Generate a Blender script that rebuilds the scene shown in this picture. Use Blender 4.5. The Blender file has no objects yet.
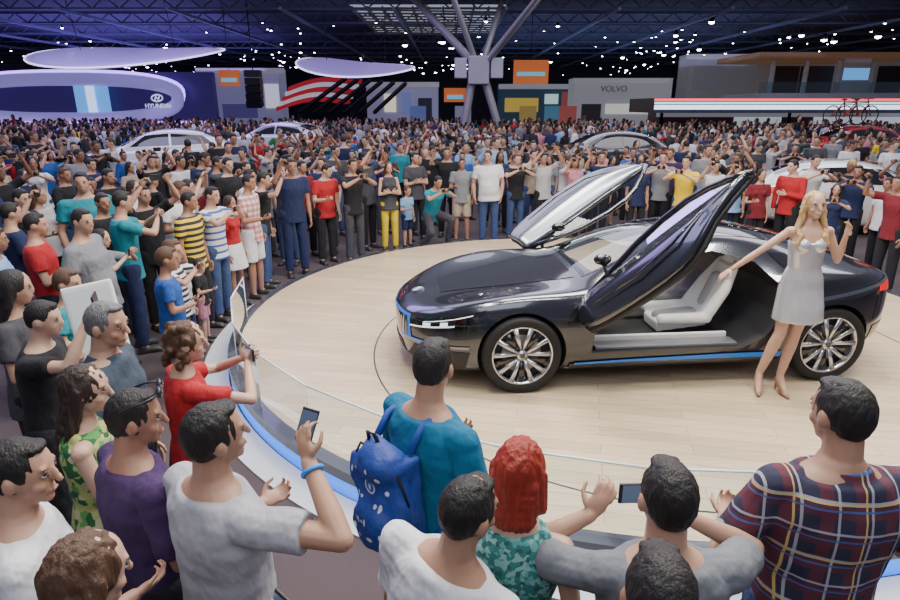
import bpy, bmesh, math, random
from mathutils import Vector as V, Matrix as M, noise
from mathutils.bvhtree import BVHTree
R_=random.Random(11)
C=bpy.context.scene.collection
PI=math.pi; rad=math.radians
TH=rad(18.0); F=600.0; CZ=2.56
cT,sT=math.cos(TH),math.sin(TH)
def ray(px,py):
    v=py-300.0
    return V((px-450.0,F*cT-v*sT,-F*sT-v*cT))
def atz(px,py,z):
    d=ray(px,py); t=(z-CZ)/d.z; return V((d.x*t,d.y*t,z))
def aty(px,py,y):
    d=ray(px,py); t=y/d.y; return V((d.x*t,y,CZ+d.z*t))
def proj(p):
    dz=p[2]-CZ; dep=p[1]*cT-dz*sT; up=p[1]*sT+dz*cT
    return 450+F*p[0]/dep, 300-F*up/dep
# ---------------------------------------------------------------- materials
MATS={}
def nt(m): return m.node_tree.nodes,m.node_tree.links
def mat(name,col=(.5,.5,.5),rough=.6,metal=0.,emit=0.,ecol=None,coat=0.,bump=0.,bscale=60.,objcol=False,vcol=False,var=0.,bst=(1,1,1),bdist=.02):
    if name in MATS: return MATS[name]
    m=bpy.data.materials.new(name); m.use_nodes=True; N,L=nt(m); b=N['Principled BSDF']
    b.inputs['Base Color'].default_value=(*col,1); b.inputs['Roughness'].default_value=rough; b.inputs['Metallic'].default_value=metal
    b.inputs['Coat Weight'].default_value=coat; b.inputs['Coat Roughness'].default_value=.04
    src=None
    if objcol: oi=N.new('ShaderNodeObjectInfo'); src=oi.outputs['Color']
    if vcol: a=N.new('ShaderNodeAttribute'); a.attribute_name='Col'; src=a.outputs['Color']
    if var>0:
        tc=N.new('ShaderNodeTexCoord'); no=N.new('ShaderNodeTexNoise'); no.inputs['Scale'].default_value=bscale*.3; L.new(tc.outputs['Object'],no.inputs['Vector'])
        mr=N.new('ShaderNodeMapRange'); mr.inputs[3].default_value=1-var; mr.inputs[4].default_value=1+var; L.new(no.outputs[0],mr.inputs[0])
        mx=N.new('ShaderNodeVectorMath'); mx.operation='SCALE'; L.new(mr.outputs[0],mx.inputs['Scale'])
        if src: L.new(src,mx.inputs[0])
        else: mx.inputs[0].default_value=col
        src=mx.outputs[0]
    if src: L.new(src,b.inputs['Base Color'])
    if emit>0:
        b.inputs['Emission Color'].default_value=(*(ecol or col),1); b.inputs['Emission Strength'].default_value=emit
    if bump>0:
        tc=N.new('ShaderNodeTexCoord'); mp=N.new('ShaderNodeMapping'); mp.inputs['Scale'].default_value=bst; no=N.new('ShaderNodeTexNoise'); no.inputs['Scale'].default_value=bscale; no.inputs['Detail'].default_value=3
        bp=N.new('ShaderNodeBump'); bp.inputs['Strength'].default_value=bump; bp.inputs['Distance'].default_value=bdist
        L.new(tc.outputs['Object'],mp.inputs[0]); L.new(mp.outputs[0],no.inputs['Vector']); L.new(no.outputs[0],bp.inputs['Height']); L.new(bp.outputs[0],b.inputs['Normal'])
    MATS[name]=m; return m
def glassm(name,tint,rough=.02,refl=1.0):
    if name in MATS: return MATS[name]
    m=bpy.data.materials.new(name); m.use_nodes=True; N,L=nt(m); N.remove(N['Principled BSDF'])
    t=N.new('ShaderNodeBsdfTransparent'); t.inputs[0].default_value=(*tint,1)
    g=N.new('ShaderNodeBsdfGlossy'); g.inputs['Roughness'].default_value=rough; g.inputs[0].default_value=(.9,.95,1,1)
    lw=N.new('ShaderNodeFresnel'); lw.inputs[0].default_value=1.45
    mu=N.new('ShaderNodeMath'); mu.operation='MULTIPLY'; mu.inputs[1].default_value=refl; mu.use_clamp=True; L.new(lw.outputs[0],mu.inputs[0])
    mx=N.new('ShaderNodeMixShader'); L.new(mu.outputs[0],mx.inputs[0]); L.new(t.outputs[0],mx.inputs[1]); L.new(g.outputs[0],mx.inputs[2])
    L.new(mx.outputs[0],N['Material Output'].inputs[0]); MATS[name]=m; return m
def bandmat(name,base,bands,rough=.85,objbase=False):
    m=bpy.data.materials.new(name); m.use_nodes=True; N,L=nt(m); b=N['Principled BSDF']; b.inputs['Roughness'].default_value=rough
    tc=N.new('ShaderNodeTexCoord'); sp=N.new('ShaderNodeSeparateXYZ'); L.new(tc.outputs['Object'],sp.inputs[0])
    if objbase: cur=N.new('ShaderNodeObjectInfo').outputs['Color']
    else:
        r=N.new('ShaderNodeRGB'); r.outputs[0].default_value=(*base,1); cur=r.outputs[0]
    for ax,fr,ph,wd,col,al in bands:
        a=N.new('ShaderNodeMath'); a.operation='MULTIPLY_ADD'; L.new(sp.outputs[ax],a.inputs[0]); a.inputs[1].default_value=fr; a.inputs[2].default_value=ph
        f=N.new('ShaderNodeMath'); f.operation='FRACT'; L.new(a.outputs[0],f.inputs[0])
        l=N.new('ShaderNodeMath'); l.operation='LESS_THAN'; L.new(f.outputs[0],l.inputs[0]); l.inputs[1].default_value=wd
        s=N.new('ShaderNodeMath'); s.operation='MULTIPLY'; L.new(l.outputs[0],s.inputs[0]); s.inputs[1].default_value=al
        mx=N.new('ShaderNodeMix'); mx.data_type='RGBA'; L.new(s.outputs[0],mx.inputs[0]); L.new(cur,mx.inputs[6]); mx.inputs[7].default_value=(*col,1); cur=mx.outputs[2]
    L.new(cur,b.inputs['Base Color']); MATS[name]=m; return m
def spotmat(name,base,cols,scale):
    m=bpy.data.materials.new(name); m.use_nodes=True; N,L=nt(m); b=N['Principled BSDF']; b.inputs['Roughness'].default_value=.8
    tc=N.new('ShaderNodeTexCoord'); vo=N.new('ShaderNodeTexVoronoi'); vo.inputs['Scale'].default_value=scale; L.new(tc.outputs['Object'],vo.inputs['Vector'])
    cr=N.new('ShaderNodeValToRGB'); cr.color_ramp.interpolation='CONSTANT'; e=cr.color_ramp.elements
    e[0].color=(*base,1); e[1].position=.4; e[1].color=(*cols[0],1)
    for i,c in enumerate(cols[1:]): q=e.new(.55+.15*i); q.color=(*c,1)
    sp=N.new('ShaderNodeSeparateColor'); L.new(vo.outputs['Color'],sp.inputs[0]); L.new(sp.outputs[0],cr.inputs[0]); L.new(cr.outputs[0],b.inputs['Base Color']); MATS[name]=m; return m
SKIN=mat('skin',objcol=True,rough=.5,var=.08,bscale=40)
CLOTH=mat('cloth',objcol=True,rough=.9,bump=.8,bscale=9,var=.15,bst=(1,1,.6),bdist=.04)
HAIR=mat('hair_strands',objcol=True,rough=.6,bump=.9,bscale=150,var=.3,bst=(1,1,.1),bdist=.006)
LEATH=mat('shoe_leather',objcol=True,rough=.5)
EYEW=mat('eye_white',(.6,.57,.55),.3); DARK=mat('dark_iris',(.02,.012,.01),.3); LIPS=mat('lips',(.36,.12,.1),.4)
BLACK=mat('black_plastic',(.012,.012,.014),.35); WHITE=mat('white_panel',(.75,.76,.78),.4); GREY=mat('grey_metal',(.3,.31,.33),.4,.6)
# ---------------------------------------------------------------- geometry
class Blob:
    def __init__(s): s.v=[]; s.f=[]
    def add(s,vs,fs):
        n=len(s.v); s.v+=[tuple(p) for p in vs]; s.f+=[tuple(i+n for i in f) for f in fs]; return s
    def loft(s,rings,n=14,cap=True,closed=False):
        vs=[];fs=[]
        for c,ax,ay in rings:
            for i in range(n):
                a=2*PI*i/n; vs.append(c+ax*math.cos(a)+ay*math.sin(a))
        k=len(rings)
        for j in range(k if closed else k-1):
            j2=(j+1)%k
            for i in range(n):
                i2=(i+1)%n; fs.append((j*n+i,j*n+i2,j2*n+i2,j2*n+i))
        if cap and not closed: fs.append(tuple(range(n))[::-1]); fs.append(tuple((k-1)*n+i for i in range(n)))
        return s.add(vs,fs)
    def frame(s,d):
        d=d.normalized(); a=V((0,0,1)) if abs(d.z)<.9 else V((0,1,0)); x=d.cross(a).normalized(); return d,x,d.cross(x)
    def cone(s,p,q,r1,r2,n=12):
        p,q=V(p),V(q); d,x,y=s.frame(q-p); return s.loft([(p,x*r1,y*r1),(q,x*r2,y*r2)],n)
    def limb(s,p,q,r1,r2,n=12,mid=None):
        p,q=V(p),V(q); d,x,y=s.frame(q-p); rs=[]
        for a,b in ((-1,.1),(-.8,.6),(-.4,.92),(0,1)): rs.append((p+d*r1*a,x*r1*b,y*r1*b))
        if mid: m=p.lerp(q,mid[0]); rs.append((m,x*mid[1],y*mid[1]))
        for a,b in ((0,1),(.4,.92),(.8,.6),(1,.1)): rs.append((q+d*r2*a,x*r2*b,y*r2*b))
        return s.loft(rs,n)
    def ball(s,c,r,Rm=None,n=12,m=8):
        c=V(c); r=(r,r,r) if not hasattr(r,'__len__') else r; Rm=Rm or M.Identity(3); rs=[]
        for j in range(m+1):
            t=-PI/2+PI*j/m; k=max(math.cos(t),.04)
            rs.append((c+Rm@V((0,0,r[2]*math.sin(t))),Rm@V((r[0]*k,0,0)),Rm@V((0,r[1]*k,0))))
        return s.loft(rs,n)
    def box(s,c,h,Rm=None,tp=1.0):
        c=V(c); Rm=Rm or M.Identity(3); vs=[]
        for z in (-1,1):
            k=tp if z>0 else 1
            for x,y in ((-1,-1),(1,-1),(1,1),(-1,1)): vs.append(c+Rm@V((x*h[0]*k,y*h[1]*k,z*h[2])))
        return s.add(vs,[(3,2,1,0),(4,5,6,7),(0,1,5,4),(1,2,6,5),(2,3,7,6),(3,0,4,7)])
    def tube(s,pts,r,n=8,closed=False):
        pts=[V(p) for p in pts]; rs=[]; k=len(pts); px=None
        for i,p in enumerate(pts):
            a=pts[(i-1)%k] if (closed or i>0) else p; b=pts[(i+1)%k] if (closed or i<k-1) else p
            d,x,y=s.frame(b-a)
            if px is not None:
                x=(px-d*px.dot(d)).normalized(); y=d.cross(x)
            px=x; rr=r[i] if hasattr(r,'__len__') else r; rs.append((p,x*rr,y*rr))
        return s.loft(rs,n,closed=closed)
    def prism(s,poly,fn,t0,t1):
        n=len(poly); vs=[fn(a,b,t0) for a,b in poly]+[fn(a,b,t1) for a,b in poly]
        return s.add(vs,[tuple(range(n))[::-1],tuple(range(n,2*n))]+[(i,(i+1)%n,(i+1)%n+n,i+n) for i in range(n)])
    def mesh(s,name='m',smooth=True,recalc=True):
        me=bpy.data.meshes.new(name); me.from_pydata(s.v,[],s.f)
        if recalc:
            bm=bmesh.new(); bm.from_mesh(me); bmesh.ops.recalc_face_normals(bm,faces=bm.faces); bm.to_mesh(me); bm.free()
        if smooth:
            for p in me.polygons: p.use_smooth=True
        return me
def link(name,me,mats=None,parent=None,loc=None,rz=0):
    o=bpy.data.objects.new(name,me); C.objects.link(o)
    if mats is not None and me is not None:
        for m in (mats if isinstance(mats,(list,tuple)) else [mats]): me.materials.append(m)
    if parent: o.parent=parent
    if loc is not None: o.location=loc
    if rz: o.rotation_euler.z=rz
    return o
def tag(o,label=None,cat=None,group=None,kind=None):
    if label: o['label']=label
    if cat: o['category']=cat
    if group: o['group']=group
    if kind: o['kind']=kind
    return o
def empty(name,loc,rz=0,label=None,cat=None,group=None):
    o=bpy.data.objects.new(name,None); C.objects.link(o); o.location=loc; o.rotation_euler.z=rz; o.empty_display_size=.1
    return tag(o,label,cat,group)
def evalmods(o):
    dg=bpy.context.evaluated_depsgraph_get(); r=bpy.data.meshes.new_from_object(o.evaluated_get(dg)); me=o.data
    bpy.data.objects.remove(o); bpy.data.meshes.remove(me); return r
def remesh(b,vox,it=2):
    o=link('tmp',b.mesh()); m=o.modifiers.new('r','REMESH'); m.mode='VOXEL'; m.voxel_size=vox; m.use_smooth_shade=True
    if it: s=o.modifiers.new('s','SMOOTH'); s.factor=.5; s.iterations=it
    r=evalmods(o)
    for p in r.polygons: p.use_smooth=True
    return r
def flat_bevel(b,w=.01,seg=2,mats=None):
    o=link('tmp',b.mesh(smooth=False),mats); m=o.modifiers.new('b','BEVEL'); m.width=w; m.segments=seg; m.limit_method='ANGLE'
    return evalmods(o)
def disp(me,fr,amp):
    ns=[v.normal.copy() for v in me.vertices]
    for v,n in zip(me.vertices,ns):
        p=V((v.co.x*fr[0],v.co.y*fr[1],v.co.z*fr[2])); v.co+=n*(noise.noise(p)*amp)
# ---------------------------------------------------------------- people
def hand(b,w,d,n,curl,r=.0085,hk=.88,fl=1):
    d=d.normalized(); n=(n-d*n.dot(d)).normalized(); s=d.cross(n)*fl
    Rm=M((s,d,n)).transposed()
    b.ball(w+d*.046*hk,(.038*hk,.052*hk,.015),Rm,10,8)
    for i,ln in enumerate((.066,.076,.070,.054)):
        p=w+d*(.086-abs(i-1.5)*.004)*hk+s*((i-1.5)*.0205*hk); a=curl*.35
        for k,fr in enumerate((.45,.32,.25)):
            q=p+(d*math.cos(a)+n*math.sin(a)+s*(i-1.5)*.05).normalized()*ln*fr*1.15*hk
            b.limb(p,q,r*(1-.1*k),r*(.93-.1*k),7); p=q; a+=curl
    p=w+d*.025-s*.028; q=p+(d*.55-s*.65+n*.35).normalized()*.038; e=q+(d*.85-s*.1+n*.45*min(1,curl)).normalized()*.03
    b.limb(p,q,r*1.4,r*1.1,7); b.limb(q,e,r*1.05,r*.85,7)
def build_person(P):
    g=P.get; fem=g('fem',0); vox=P['vox']; hi=vox<.01; w=g('w',1.0); hs=g('hs',.97)
    RT=M.Rotation(rad(g('twist',0)),3,'Z')@M.Rotation(-rad(g('lean',0)),3,'X')@M.Rotation(rad(g('side',0)),3,'Y')
    RH=M.Rotation(rad(g('yaw',0)),3,'Z')@M.Rotation(-rad(g('pitch',6)+g('lean',0)*.4),3,'X')@M.Rotation(rad(g('roll',0)),3,'Y')
    heel=g('heel',0.)
    hx=.085 if fem else .095; L={}
    dl={-1:g('legL',((.03,.02,-1),(.02,-.03,-1))),1:g('legR',((.03,.02,-1),(.02,-.03,-1)))}
    low=0
    for s,(t,c) in dl.items():
        t=V((t[0]*s,t[1],t[2])).normalized(); c=V((c[0]*s,c[1],c[2])).normalized()
        h=V((hx*s,0,-.03)); k=h+t*.435; a=k+c*.42; L[s]=[h,k,a]; low=min(low,a.z)
    pz=-low+.08+heel
    pel=V((0,0,pz))
    for s in L: L[s]=[p+pel for p in L[s]]
    T=lambda x,y,z: pel+RT@V((x,y,z))
    if fem: tr=[(-.14,.12,.09,0),(-.06,.165,.115,-.01),(.03,.150,.105,-.005),(.13,.116,.088,0),(.24,.126,.095,.0),(.35,.142,.1,0),(.43,.135,.085,-.005),(.48,.082,.062,-.005),(.53,.048,.05,0)]
    else: tr=[(-.14,.12,.09,0),(-.06,.158,.113,0),(.03,.152,.108,0),(.13,.145,.102,.0),(.24,.156,.108,.0),(.35,.174,.116,0),(.43,.172,.094,-.008),(.48,.115,.072,-.008),(.505,.075,.06,-.006),(.53,.056,.056,0)]
    def rings(lo,hi_,add,lowr=None):
        o=[]
        if lowr: o+=lowr
        for z,rx,ry,yo in tr:
            if lo<=z<=hi_:
                ww=w if z<.4 else 1+(w-1)*.5
                bel=max(0,(w-1))*.35*math.exp(-((z-.1)/.12)**2)
                o.append((z,rx*ww+add,ry*ww+add+bel*.5,yo+bel*.4))
        return [(T(0,yo,z),RT@V((rx,0,0)),RT@V((0,ry,0))) for z,rx,ry,yo in o]
    B=Blob(); B.loft(rings(-1,1,0),18)
    shx=(.152 if fem else .184)*(1+(w-1)*.5)
    ra=(.035,.028,.029,.020) if fem else (.043,.034,.036,.024)
    ra=[r*(1+(w-1)*.6) for r in ra]
    if fem:
        for s in (-1,1): B.ball(T(s*.062,.070,.325),(.052,.047,.052),RT)
    rl=(.077,.048,.032) if fem else (.083,.054,.038)
    for s,(h,k,a) in L.items():
        B.limb(h+V((0,0,-.01)),k,rl[0]*w,rl[1],14)
        B.limb(k,a,rl[1]*.98,rl[2],12,mid=(.3,rl[1]*1.06))
        fy=g('footyaw',8)*-s; fd=M.Rotation(rad(fy),3,'Z')@V((0,1,0))
        if heel: B.limb(a,a+fd*.1+V((0,0,-heel-.045)),.03,.022)
        B.limb(a+V((0,0,-.03)),a+fd*.13+V((0,0,-.055-heel)),.032,.022)
    nb=T(0,-.005,.50); hc=T(0,.012,.545)+RH@V((0,.012,.115*hs)); H=lambda x,y,z: hc+RH@(V((x,y,z))*hs)
    B.limb(nb,H(0,-.018,-.06),.046 if fem else .057,.044 if fem else .054)
    sc=lambda *q: tuple(a*hs for a in q)
    B.ball(H(0,-.005,.012),sc(.073,.094,.1),RH,16,12)
    B.ball(H(0,.020,-.05),sc(.054,.066,.062),RH,14,10)
    B.ball(H(0,.062,-.09),sc(.024,.024,.02),RH)
    for s in (-1,1):
        B.ball(H(s*.075,-.008,-.012),sc(.011,.018,.029),RH,10,8)
        B.ball(H(s*.034,.056,-.034),sc(.024,.021,.022),RH)
        B.ball(H(s*.028,.073,.028),sc(.022,.011,.008),RH)
    B.limb(H(0,.086,.010),H(0,.104,-.028),.008*hs,.0115*hs)
    B.ball(H(0,.082,-.062),sc(.021,.010,.012),RH)
    arms={}; HB=Blob(); info={}
    for s,key in ((-1,'armL'),(1,'armR')):
        u,f,n,curl=g(key,((.12,0,-1),(.02,.2,-1),(-1,0,0),.35))
        mir=lambda q:V((q[0]*s,q[1],q[2]))
        sh=T(s*shx,-.005,.43); el=sh+mir(u).normalized()*.285; wr=el+mir(f).normalized()*.25
        B.limb(T(s*shx*.8,0,.43),sh,ra[0]*1.2,ra[0]*1.15); B.limb(sh,el,ra[0],ra[1],12,mid=(.4,ra[0]*1.0)); B.limb(el,wr,ra[1],ra[3],12,mid=(.3,ra[2]*1.02))
        hd=mir(g(key+'h',f)).normalized(); nn=mir(n)
        if abs(nn.normalized().dot(hd))>.95: nn=V((0,1,.1))
        tgt=B if hi else HB
        n2=(nn-hd*nn.dot(hd)).normalized(); sd=hd.cross(n2); fl=-1 if sd.dot(V((0,.6,.8)))>0 else 1
        hand(tgt,wr,hd,nn,curl,.0082 if hi else .0095,.88,fl)
        arms[s]=(sh,el,wr); info['hand'+('L' if s<0 else 'R')]=(wr+hd*.095,hd,n2)
    me=remesh(B,vox,2)
    bm=bmesh.new(); bm.from_mesh(me)
    def app(bl,mi):
        vs=[bm.verts.new(p) for p in bl.v]
        for f in bl.f:
            q=bm.faces.new([vs[i] for i in f]); q.material_index=mi; q.smooth=True
    if not hi: app(HB,0)
    e=Blob()
    for s in (-1,1): e.ball(H(s*.029,.0745,.001),sc(.0130,.0105,.0058),RH,10,6)
    app(e,1); e=Blob()
    for s in (-1,1):
        e.ball(H(s*.029,.0822,.001),sc(.0058,.0040,.0056),RH,8,6)
        e.ball(H(s*.030,.0805,.019),sc(.016,.0045,.0024),RH,8,6)
        e.ball(H(s*.029,.0790,.0068),sc(.0140,.0075,.0016),RH,8,6)
    app(e,2); e=Blob(); sm_=g('smile',0); e.ball(H(0,.0885,-.061),sc(.019,.006,.0042),RH,10,6); app(e,3)
    if sm_: e=Blob(); e.ball(H(0,.0915,-.0605),sc(.014,.005,.0028),RH,10,6); app(e,1)
    bmesh.ops.recalc_face_normals(bm,faces=bm.faces); bm.to_mesh(me); bm.free()
    for m in (SKIN,EYEW,DARK,LIPS): me.materials.append(m)
    K={'person':me}
    cv=.008 if hi else .015
    top=g('top','tee')
    if top:
        S=Blob(); ad=.013 if fem else .016
        hem=g('hem',-.15); base=.166
        lowr=[(hem,base*w+.022,.120*w+.022+max(0,w-1)*.1,0)]
        if hem<-.2: lowr=[(hem,.205,.165,.012),(-.22,.195,.15,.008),(-.13,.185,.135,-.002)]
        tophi=.49 if top!='strap' else .40
        S.loft(rings(-.07,tophi,ad,lowr),20)
        if fem:
            for s in (-1,1): S.ball(T(s*.062,.072,.325),(.06,.056,.058),RT)
        for s,(sh,el,wr) in arms.items():
            if top in('tee','long'):
                S.limb(T(s*shx*.55,-.005,.42),sh,ra[0]*1.2+.012,ra[0]*1.2+.009)
                fr=g('sleeve',.62)
                if top=='tee': S.cone(sh,sh.lerp(el,fr),ra[0]+.016,ra[0]+.020)
                else:
                    S.limb(sh,el,ra[0]+.016,ra[1]+.014); S.cone(el,el.lerp(wr,.97),ra[1]+.014,ra[3]+.012)
            elif top=='tank': S.limb(T(s*.105,-.0,.38),T(s*.095,-.02,.47),.03,.022)
            else:
                S.tube([T(s*.075,.085,.37),T(s*.09,.05,.44),T(s*.1,-.01,.478),T(s*.09,-.06,.43),T(s*.08,-.08,.38)],.012,6)
        if g('collar'):
            S.loft([(T(0,-.008,.47),RT@V((.105,0,0)),RT@V((0,.082,0))),(T(0,-.008,.515),RT@V((.070,0,0)),RT@V((0,.066,.0)))],18)
        sm=remesh(S,cv,2)
        if hi and hem>-.2: disp(sm,(6,6,3.5),.012); disp(sm,(11,11,17),.006)
        sm.materials.append(CLOTH); K['dress' if hem<-.2 else 'shirt']=sm
    bt=g('bottom','trousers')
    if bt:
        S=Blob(); S.loft(rings(-.07,.06,.010,[(-.15,.12,.1,0)]),18)
        for s,(h,k,a) in L.items():
            if bt=='trousers':
                S.limb(h,k,rl[0]*w+.014,rl[1]+.018,14); S.cone(k,k.lerp(a,.97),rl[1]+.018,rl[2]+.024,14); S.ball(k,rl[1]+.018)
            elif bt=='shorts': S.limb(h,h.lerp(k,.5),rl[0]*w+.018,rl[0]+.016,14); S.cone(h.lerp(k,.5),h.lerp(k,.93),rl[0]+.018,rl[0]+.012,14)
        if bt=='skirt': S.loft([(pel+V((0,0,.05)),V((.16,0,0)),V((0,.115,0))),(pel+V((0,0,-.08)),V((.19,0,0)),V((0,.14,0))),(pel+V((0,0,-.34)),V((.23,0,0)),V((0,.19,0)))],18)
        sm=remesh(S,cv,2)
        if hi: disp(sm,(8,8,6),.01)
        sm.materials.append(CLOTH); K[bt]=sm
    for i_,(s,(h,k,a)) in enumerate(L.items()):
        S=Blob()
        fy=g('footyaw',8)*-s; fd=M.Rotation(rad(fy),3,'Z')@V((0,1,0)); Rf=M.Rotation(rad(fy),3,'Z')
        gz=a.z-.08-heel
        if heel:
            S.limb(V((a.x,a.y,gz+.035))+fd*.06,V((a.x,a.y,gz+.016))+fd*.17,.034,.014); S.limb(a+V((0,0,-.06))-fd*.015,V((a.x,a.y,gz+.045))+fd*.08,.032,.032)
            S.cone(V((a.x,a.y,gz))-fd*.035,a+V((0,0,-.06))-fd*.022,.009,.02)
        else:
            S.ball(V((a.x,a.y,gz+.05))-fd*.01,(.042,.058,.048),Rf); S.ball(V((a.x,a.y,gz+.036))+fd*.09,(.047,.095,.034),Rf); S.box(V((a.x,a.y,gz+.012))+fd*.055,(.042,.125,.012),Rf)
        sm=remesh(S,.008 if hi else .014,1); sm.materials.append(LEATH); K['shoe#%d'%i_]=sm
    ht=g('hair','short')
    if ht!='bald':
        S=Blob()
        if ht=='short':
            S.ball(H(0,-.012,.018),sc(.0765,.093,.0975),RH,20,14)
            S.ball(H(0,-.042,-.012),sc(.065,.056,.060),RH,14,10)
            for s in (-1,1): S.ball(H(s*.062,-.004,.016),sc(.0135,.026,.024),RH)
            S.ball(H(0,.040,.088),sc(.046,.036,.016),RH)
        else:
            S.ball(H(0,-.014,.018),sc(.080,.097,.0985),RH,20,14); S.ball(H(0,-.045,-.025),sc(.066,.060,.066),RH,14,10)
        if ht in('long','wavy'):
            back=H(0,-.06,-.03); tb=T(0,-.085,.40)
            for s in (-1,1):
                S.limb(H(s*.066,-.015,.01),H(s*.074,-.03,-.1),.026*hs,.026*hs); S.limb(H(s*.074,-.03,-.1),T(s*.08,-.06,.42),.026*hs,.024*hs)
                if ht=='wavy': S.limb(H(s*.05,.022,.080),H(s*.080,.0,-.01),.016,.014); S.tube([H(s*.080,.0,-.01),H(s*.090,-.01,-.06),H(s*.082,-.005,-.11),T(s*.105,.03,.46),T(s*.088,.075,.40),T(s*.108,.085,.34),T(s*.085,.095,.28)],[.016,.022,.022,.026,.028,.024,.008],10)
            for k in range(6):
                t=k/5; S.ball(back.lerp(tb,t),(.078*hs-.012*t,.040,.055),RT)
            S.ball(T(0,-.1,.33),(.055,.025,.07),RT)
        if ht=='bob':
            for s in (-1,1): S.limb(H(s*.068,-.015,.0),H(s*.076,-.01,-.1),.028*hs,.032*hs)
            for k in range(5): S.ball(H(0,-.05,-.02-.03*k),(.084*hs,.052,.05),RH)
        if ht=='curly':
            for i in range(60):
                a=R_.uniform(0,2*PI); z=R_.uniform(-.12,.09)
                if math.sin(a)>.25 and z<.05: continue
                rr=.078 if z<.03 else .078*math.sqrt(max(.05,1-((z-.03)/.09)**2)); S.ball(H(rr*math.cos(a),-.02+rr*math.sin(a)*1.05,z),.024*hs,None,8,6)
        sm=remesh(S,.006 if hi else .014,3 if hi else 2)
        if hi:
            if ht=='short': disp(sm,(60,60,30),.0035)
            else: disp(sm,(75,75,9),.007); disp(sm,(25,25,6),.006)
        sm.materials.append(HAIR); K['hair']=sm
    cr=H(0,0,.117); K['_info']=info; K['_crown']=cr.z; K['_cxy']=V((cr.x,cr.y,0)); K['_T']=T; K['_arms']=arms; K['_Hf']=H
    return K
COL={'white':(.66,.66,.69),'black':(.010,.010,.013),'dark grey':(.05,.05,.06),'grey':(.2,.21,.23),'light grey':(.4,.4,.42),'red':(.38,.012,.018),'dark red':(.16,.01,.02),
'navy blue':(.010,.018,.07),'blue':(.015,.08,.32),'light blue':(.2,.36,.58),'teal':(.01,.22,.28),'yellow':(.72,.52,.02),'green':(.03,.2,.06),'pink':(.5,.2,.27),
'orange':(.55,.15,.03),'purple':(.045,.018,.08),'beige':(.42,.34,.25),'jeans blue':(.04,.07,.16),'brown':(.08,.04,.025)}
HC={'black':(.010,.008,.007),'dark brown':(.028,.016,.010),'brown':(.08,.04,.02),'blond':(.5,.33,.14),'red':(.26,.020,.008),'grey':(.13,.13,.13)}
SK=[(.48,.275,.185),(.42,.235,.15),(.34,.175,.11),(.54,.335,.24),(.24,.12,.075)]
PEOPLE=[]
def put(K,loc,rz,sc,cols,skin,label=None,group=None,pats=None):
    root=bpy.data.objects.new('person',K['person']); C.objects.link(root)
    root.location=loc; root.rotation_euler.z=rz; root.scale=(sc,)*3; root.color=(*skin,1)
    tag(root,label,'person',group)
    for k,me in K.items():
        if k[0]=='_' or k=='person': continue
        o=bpy.data.objects.new(k.split('#')[0],me); C.objects.link(o); o.parent=root
        ck='shoes' if k[:4]=='shoe' else k if k in cols else ('bottom' if k in('trousers','shorts','skirt') else 'top')
        o.color=(*cols.get(ck,(.02,.02,.02)),1)
        if pats and k in pats:
            o.material_slots[0].link='OBJECT'; o.material_slots[0].material=pats[k]
    PEOPLE.append(root); return root
def face_to(x,y,tx,ty): return math.atan2(-(tx-x),ty-y)
down=((.12,0,-1),(.02,.2,-1),(-1,0,0),.35)
P1=((.35,.75,.1),(-.35,.35,.85),(-.3,1,0),.9)
P2=((.32,.78,-.25),(-.86,.3,.46),(-.3,.9,.2),.8)
P3=((.4,.65,.5),(-.55,.25,.8),(-.3,.9,.2),.8)
CR=((.2,.25,-1),(-1,.45,.2),(0,-1,0),.3)
LOWH=((.18,.1,-1),(-.3,.9,.15),(-.5,.2,.8),.8)
POCK=((.25,-.15,-1),(-.1,.3,-1),(-1,0,0),.5)
HIP=((.6,-.3,-.75),(-.75,.3,-.45),(-1,0,-.3),.5)
vx=.015
st1=dict(legL=((.08,.1,-1),(.04,-.08,-1)),legR=((.02,-.04,-1),(.04,-.06,-1)))
KITS={
'down':build_person(dict(vox=vx,yaw=12,**st1)),
'phone':build_person(dict(vox=vx,armR=P1,lean=5)),
'cam':build_person(dict(vox=vx,armR=P2,armL=P2)),
'high':build_person(dict(vox=vx,armR=P3,armL=P3,side=4)),
'cross':build_person(dict(vox=vx,armR=CR,armL=CR,lean=-4,**st1)),
'low':build_person(dict(vox=vx,armR=LOWH,armL=down,w=1.08,yaw=25,pitch=14,lean=6)),
'shorts':build_person(dict(vox=vx,bottom='shorts',armL=POCK,armR=LOWH)),
'big':build_person(dict(vox=vx,w=1.2,armR=POCK,armL=POCK,yaw=-18,side=3)),
'long':build_person(dict(vox=vx,top='long',armR=POCK,armL=CR,yaw=-22,**st1)),
'hip':build_person(dict(vox=vx,armR=HIP,armL=down,side=-5,yaw=35)),
'fdown':build_person(dict(vox=vx,fem=1,hair='long',armR=LOWH,yaw=18,side=3)),
'fphone':build_person(dict(vox=vx,fem=1,hair='long',armR=P2,armL=P2)),
'fcross':build_person(dict(vox=vx,fem=1,hair='long',armR=CR,armL=CR,top='tank')),
'fbob':build_person(dict(vox=vx,fem=1,hair='bob',armR=P1,yaw=-10)),
'fskirt':build_person(dict(vox=vx,fem=1,hair='long',bottom='skirt',top='tee')),
'kid':build_person(dict(vox=vx,hs=1.25,w=1.08,bottom='shorts',armR=LOWH)),
'kidup':build_person(dict(vox=vx,hs=1.25,w=1.08,armR=P2,armL=P2)),
'crouch':build_person(dict(vox=vx,lean=22,legL=((.25,.95,-.15),(.05,-.45,-1)),legR=((.2,.75,-.7),(.1,-.75,-.7)),armR=P2,armL=P2)),
}
PHONE_AT={'phone':'R','cam':'B','high':'B','fphone':'B','fbob':'R','kidup':'B','crouch':'B'}
phb=Blob(); phb.box((0,0,0),(.034,.005,.067)); PHM=flat_bevel(phb,.004,2,[BLACK])
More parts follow.
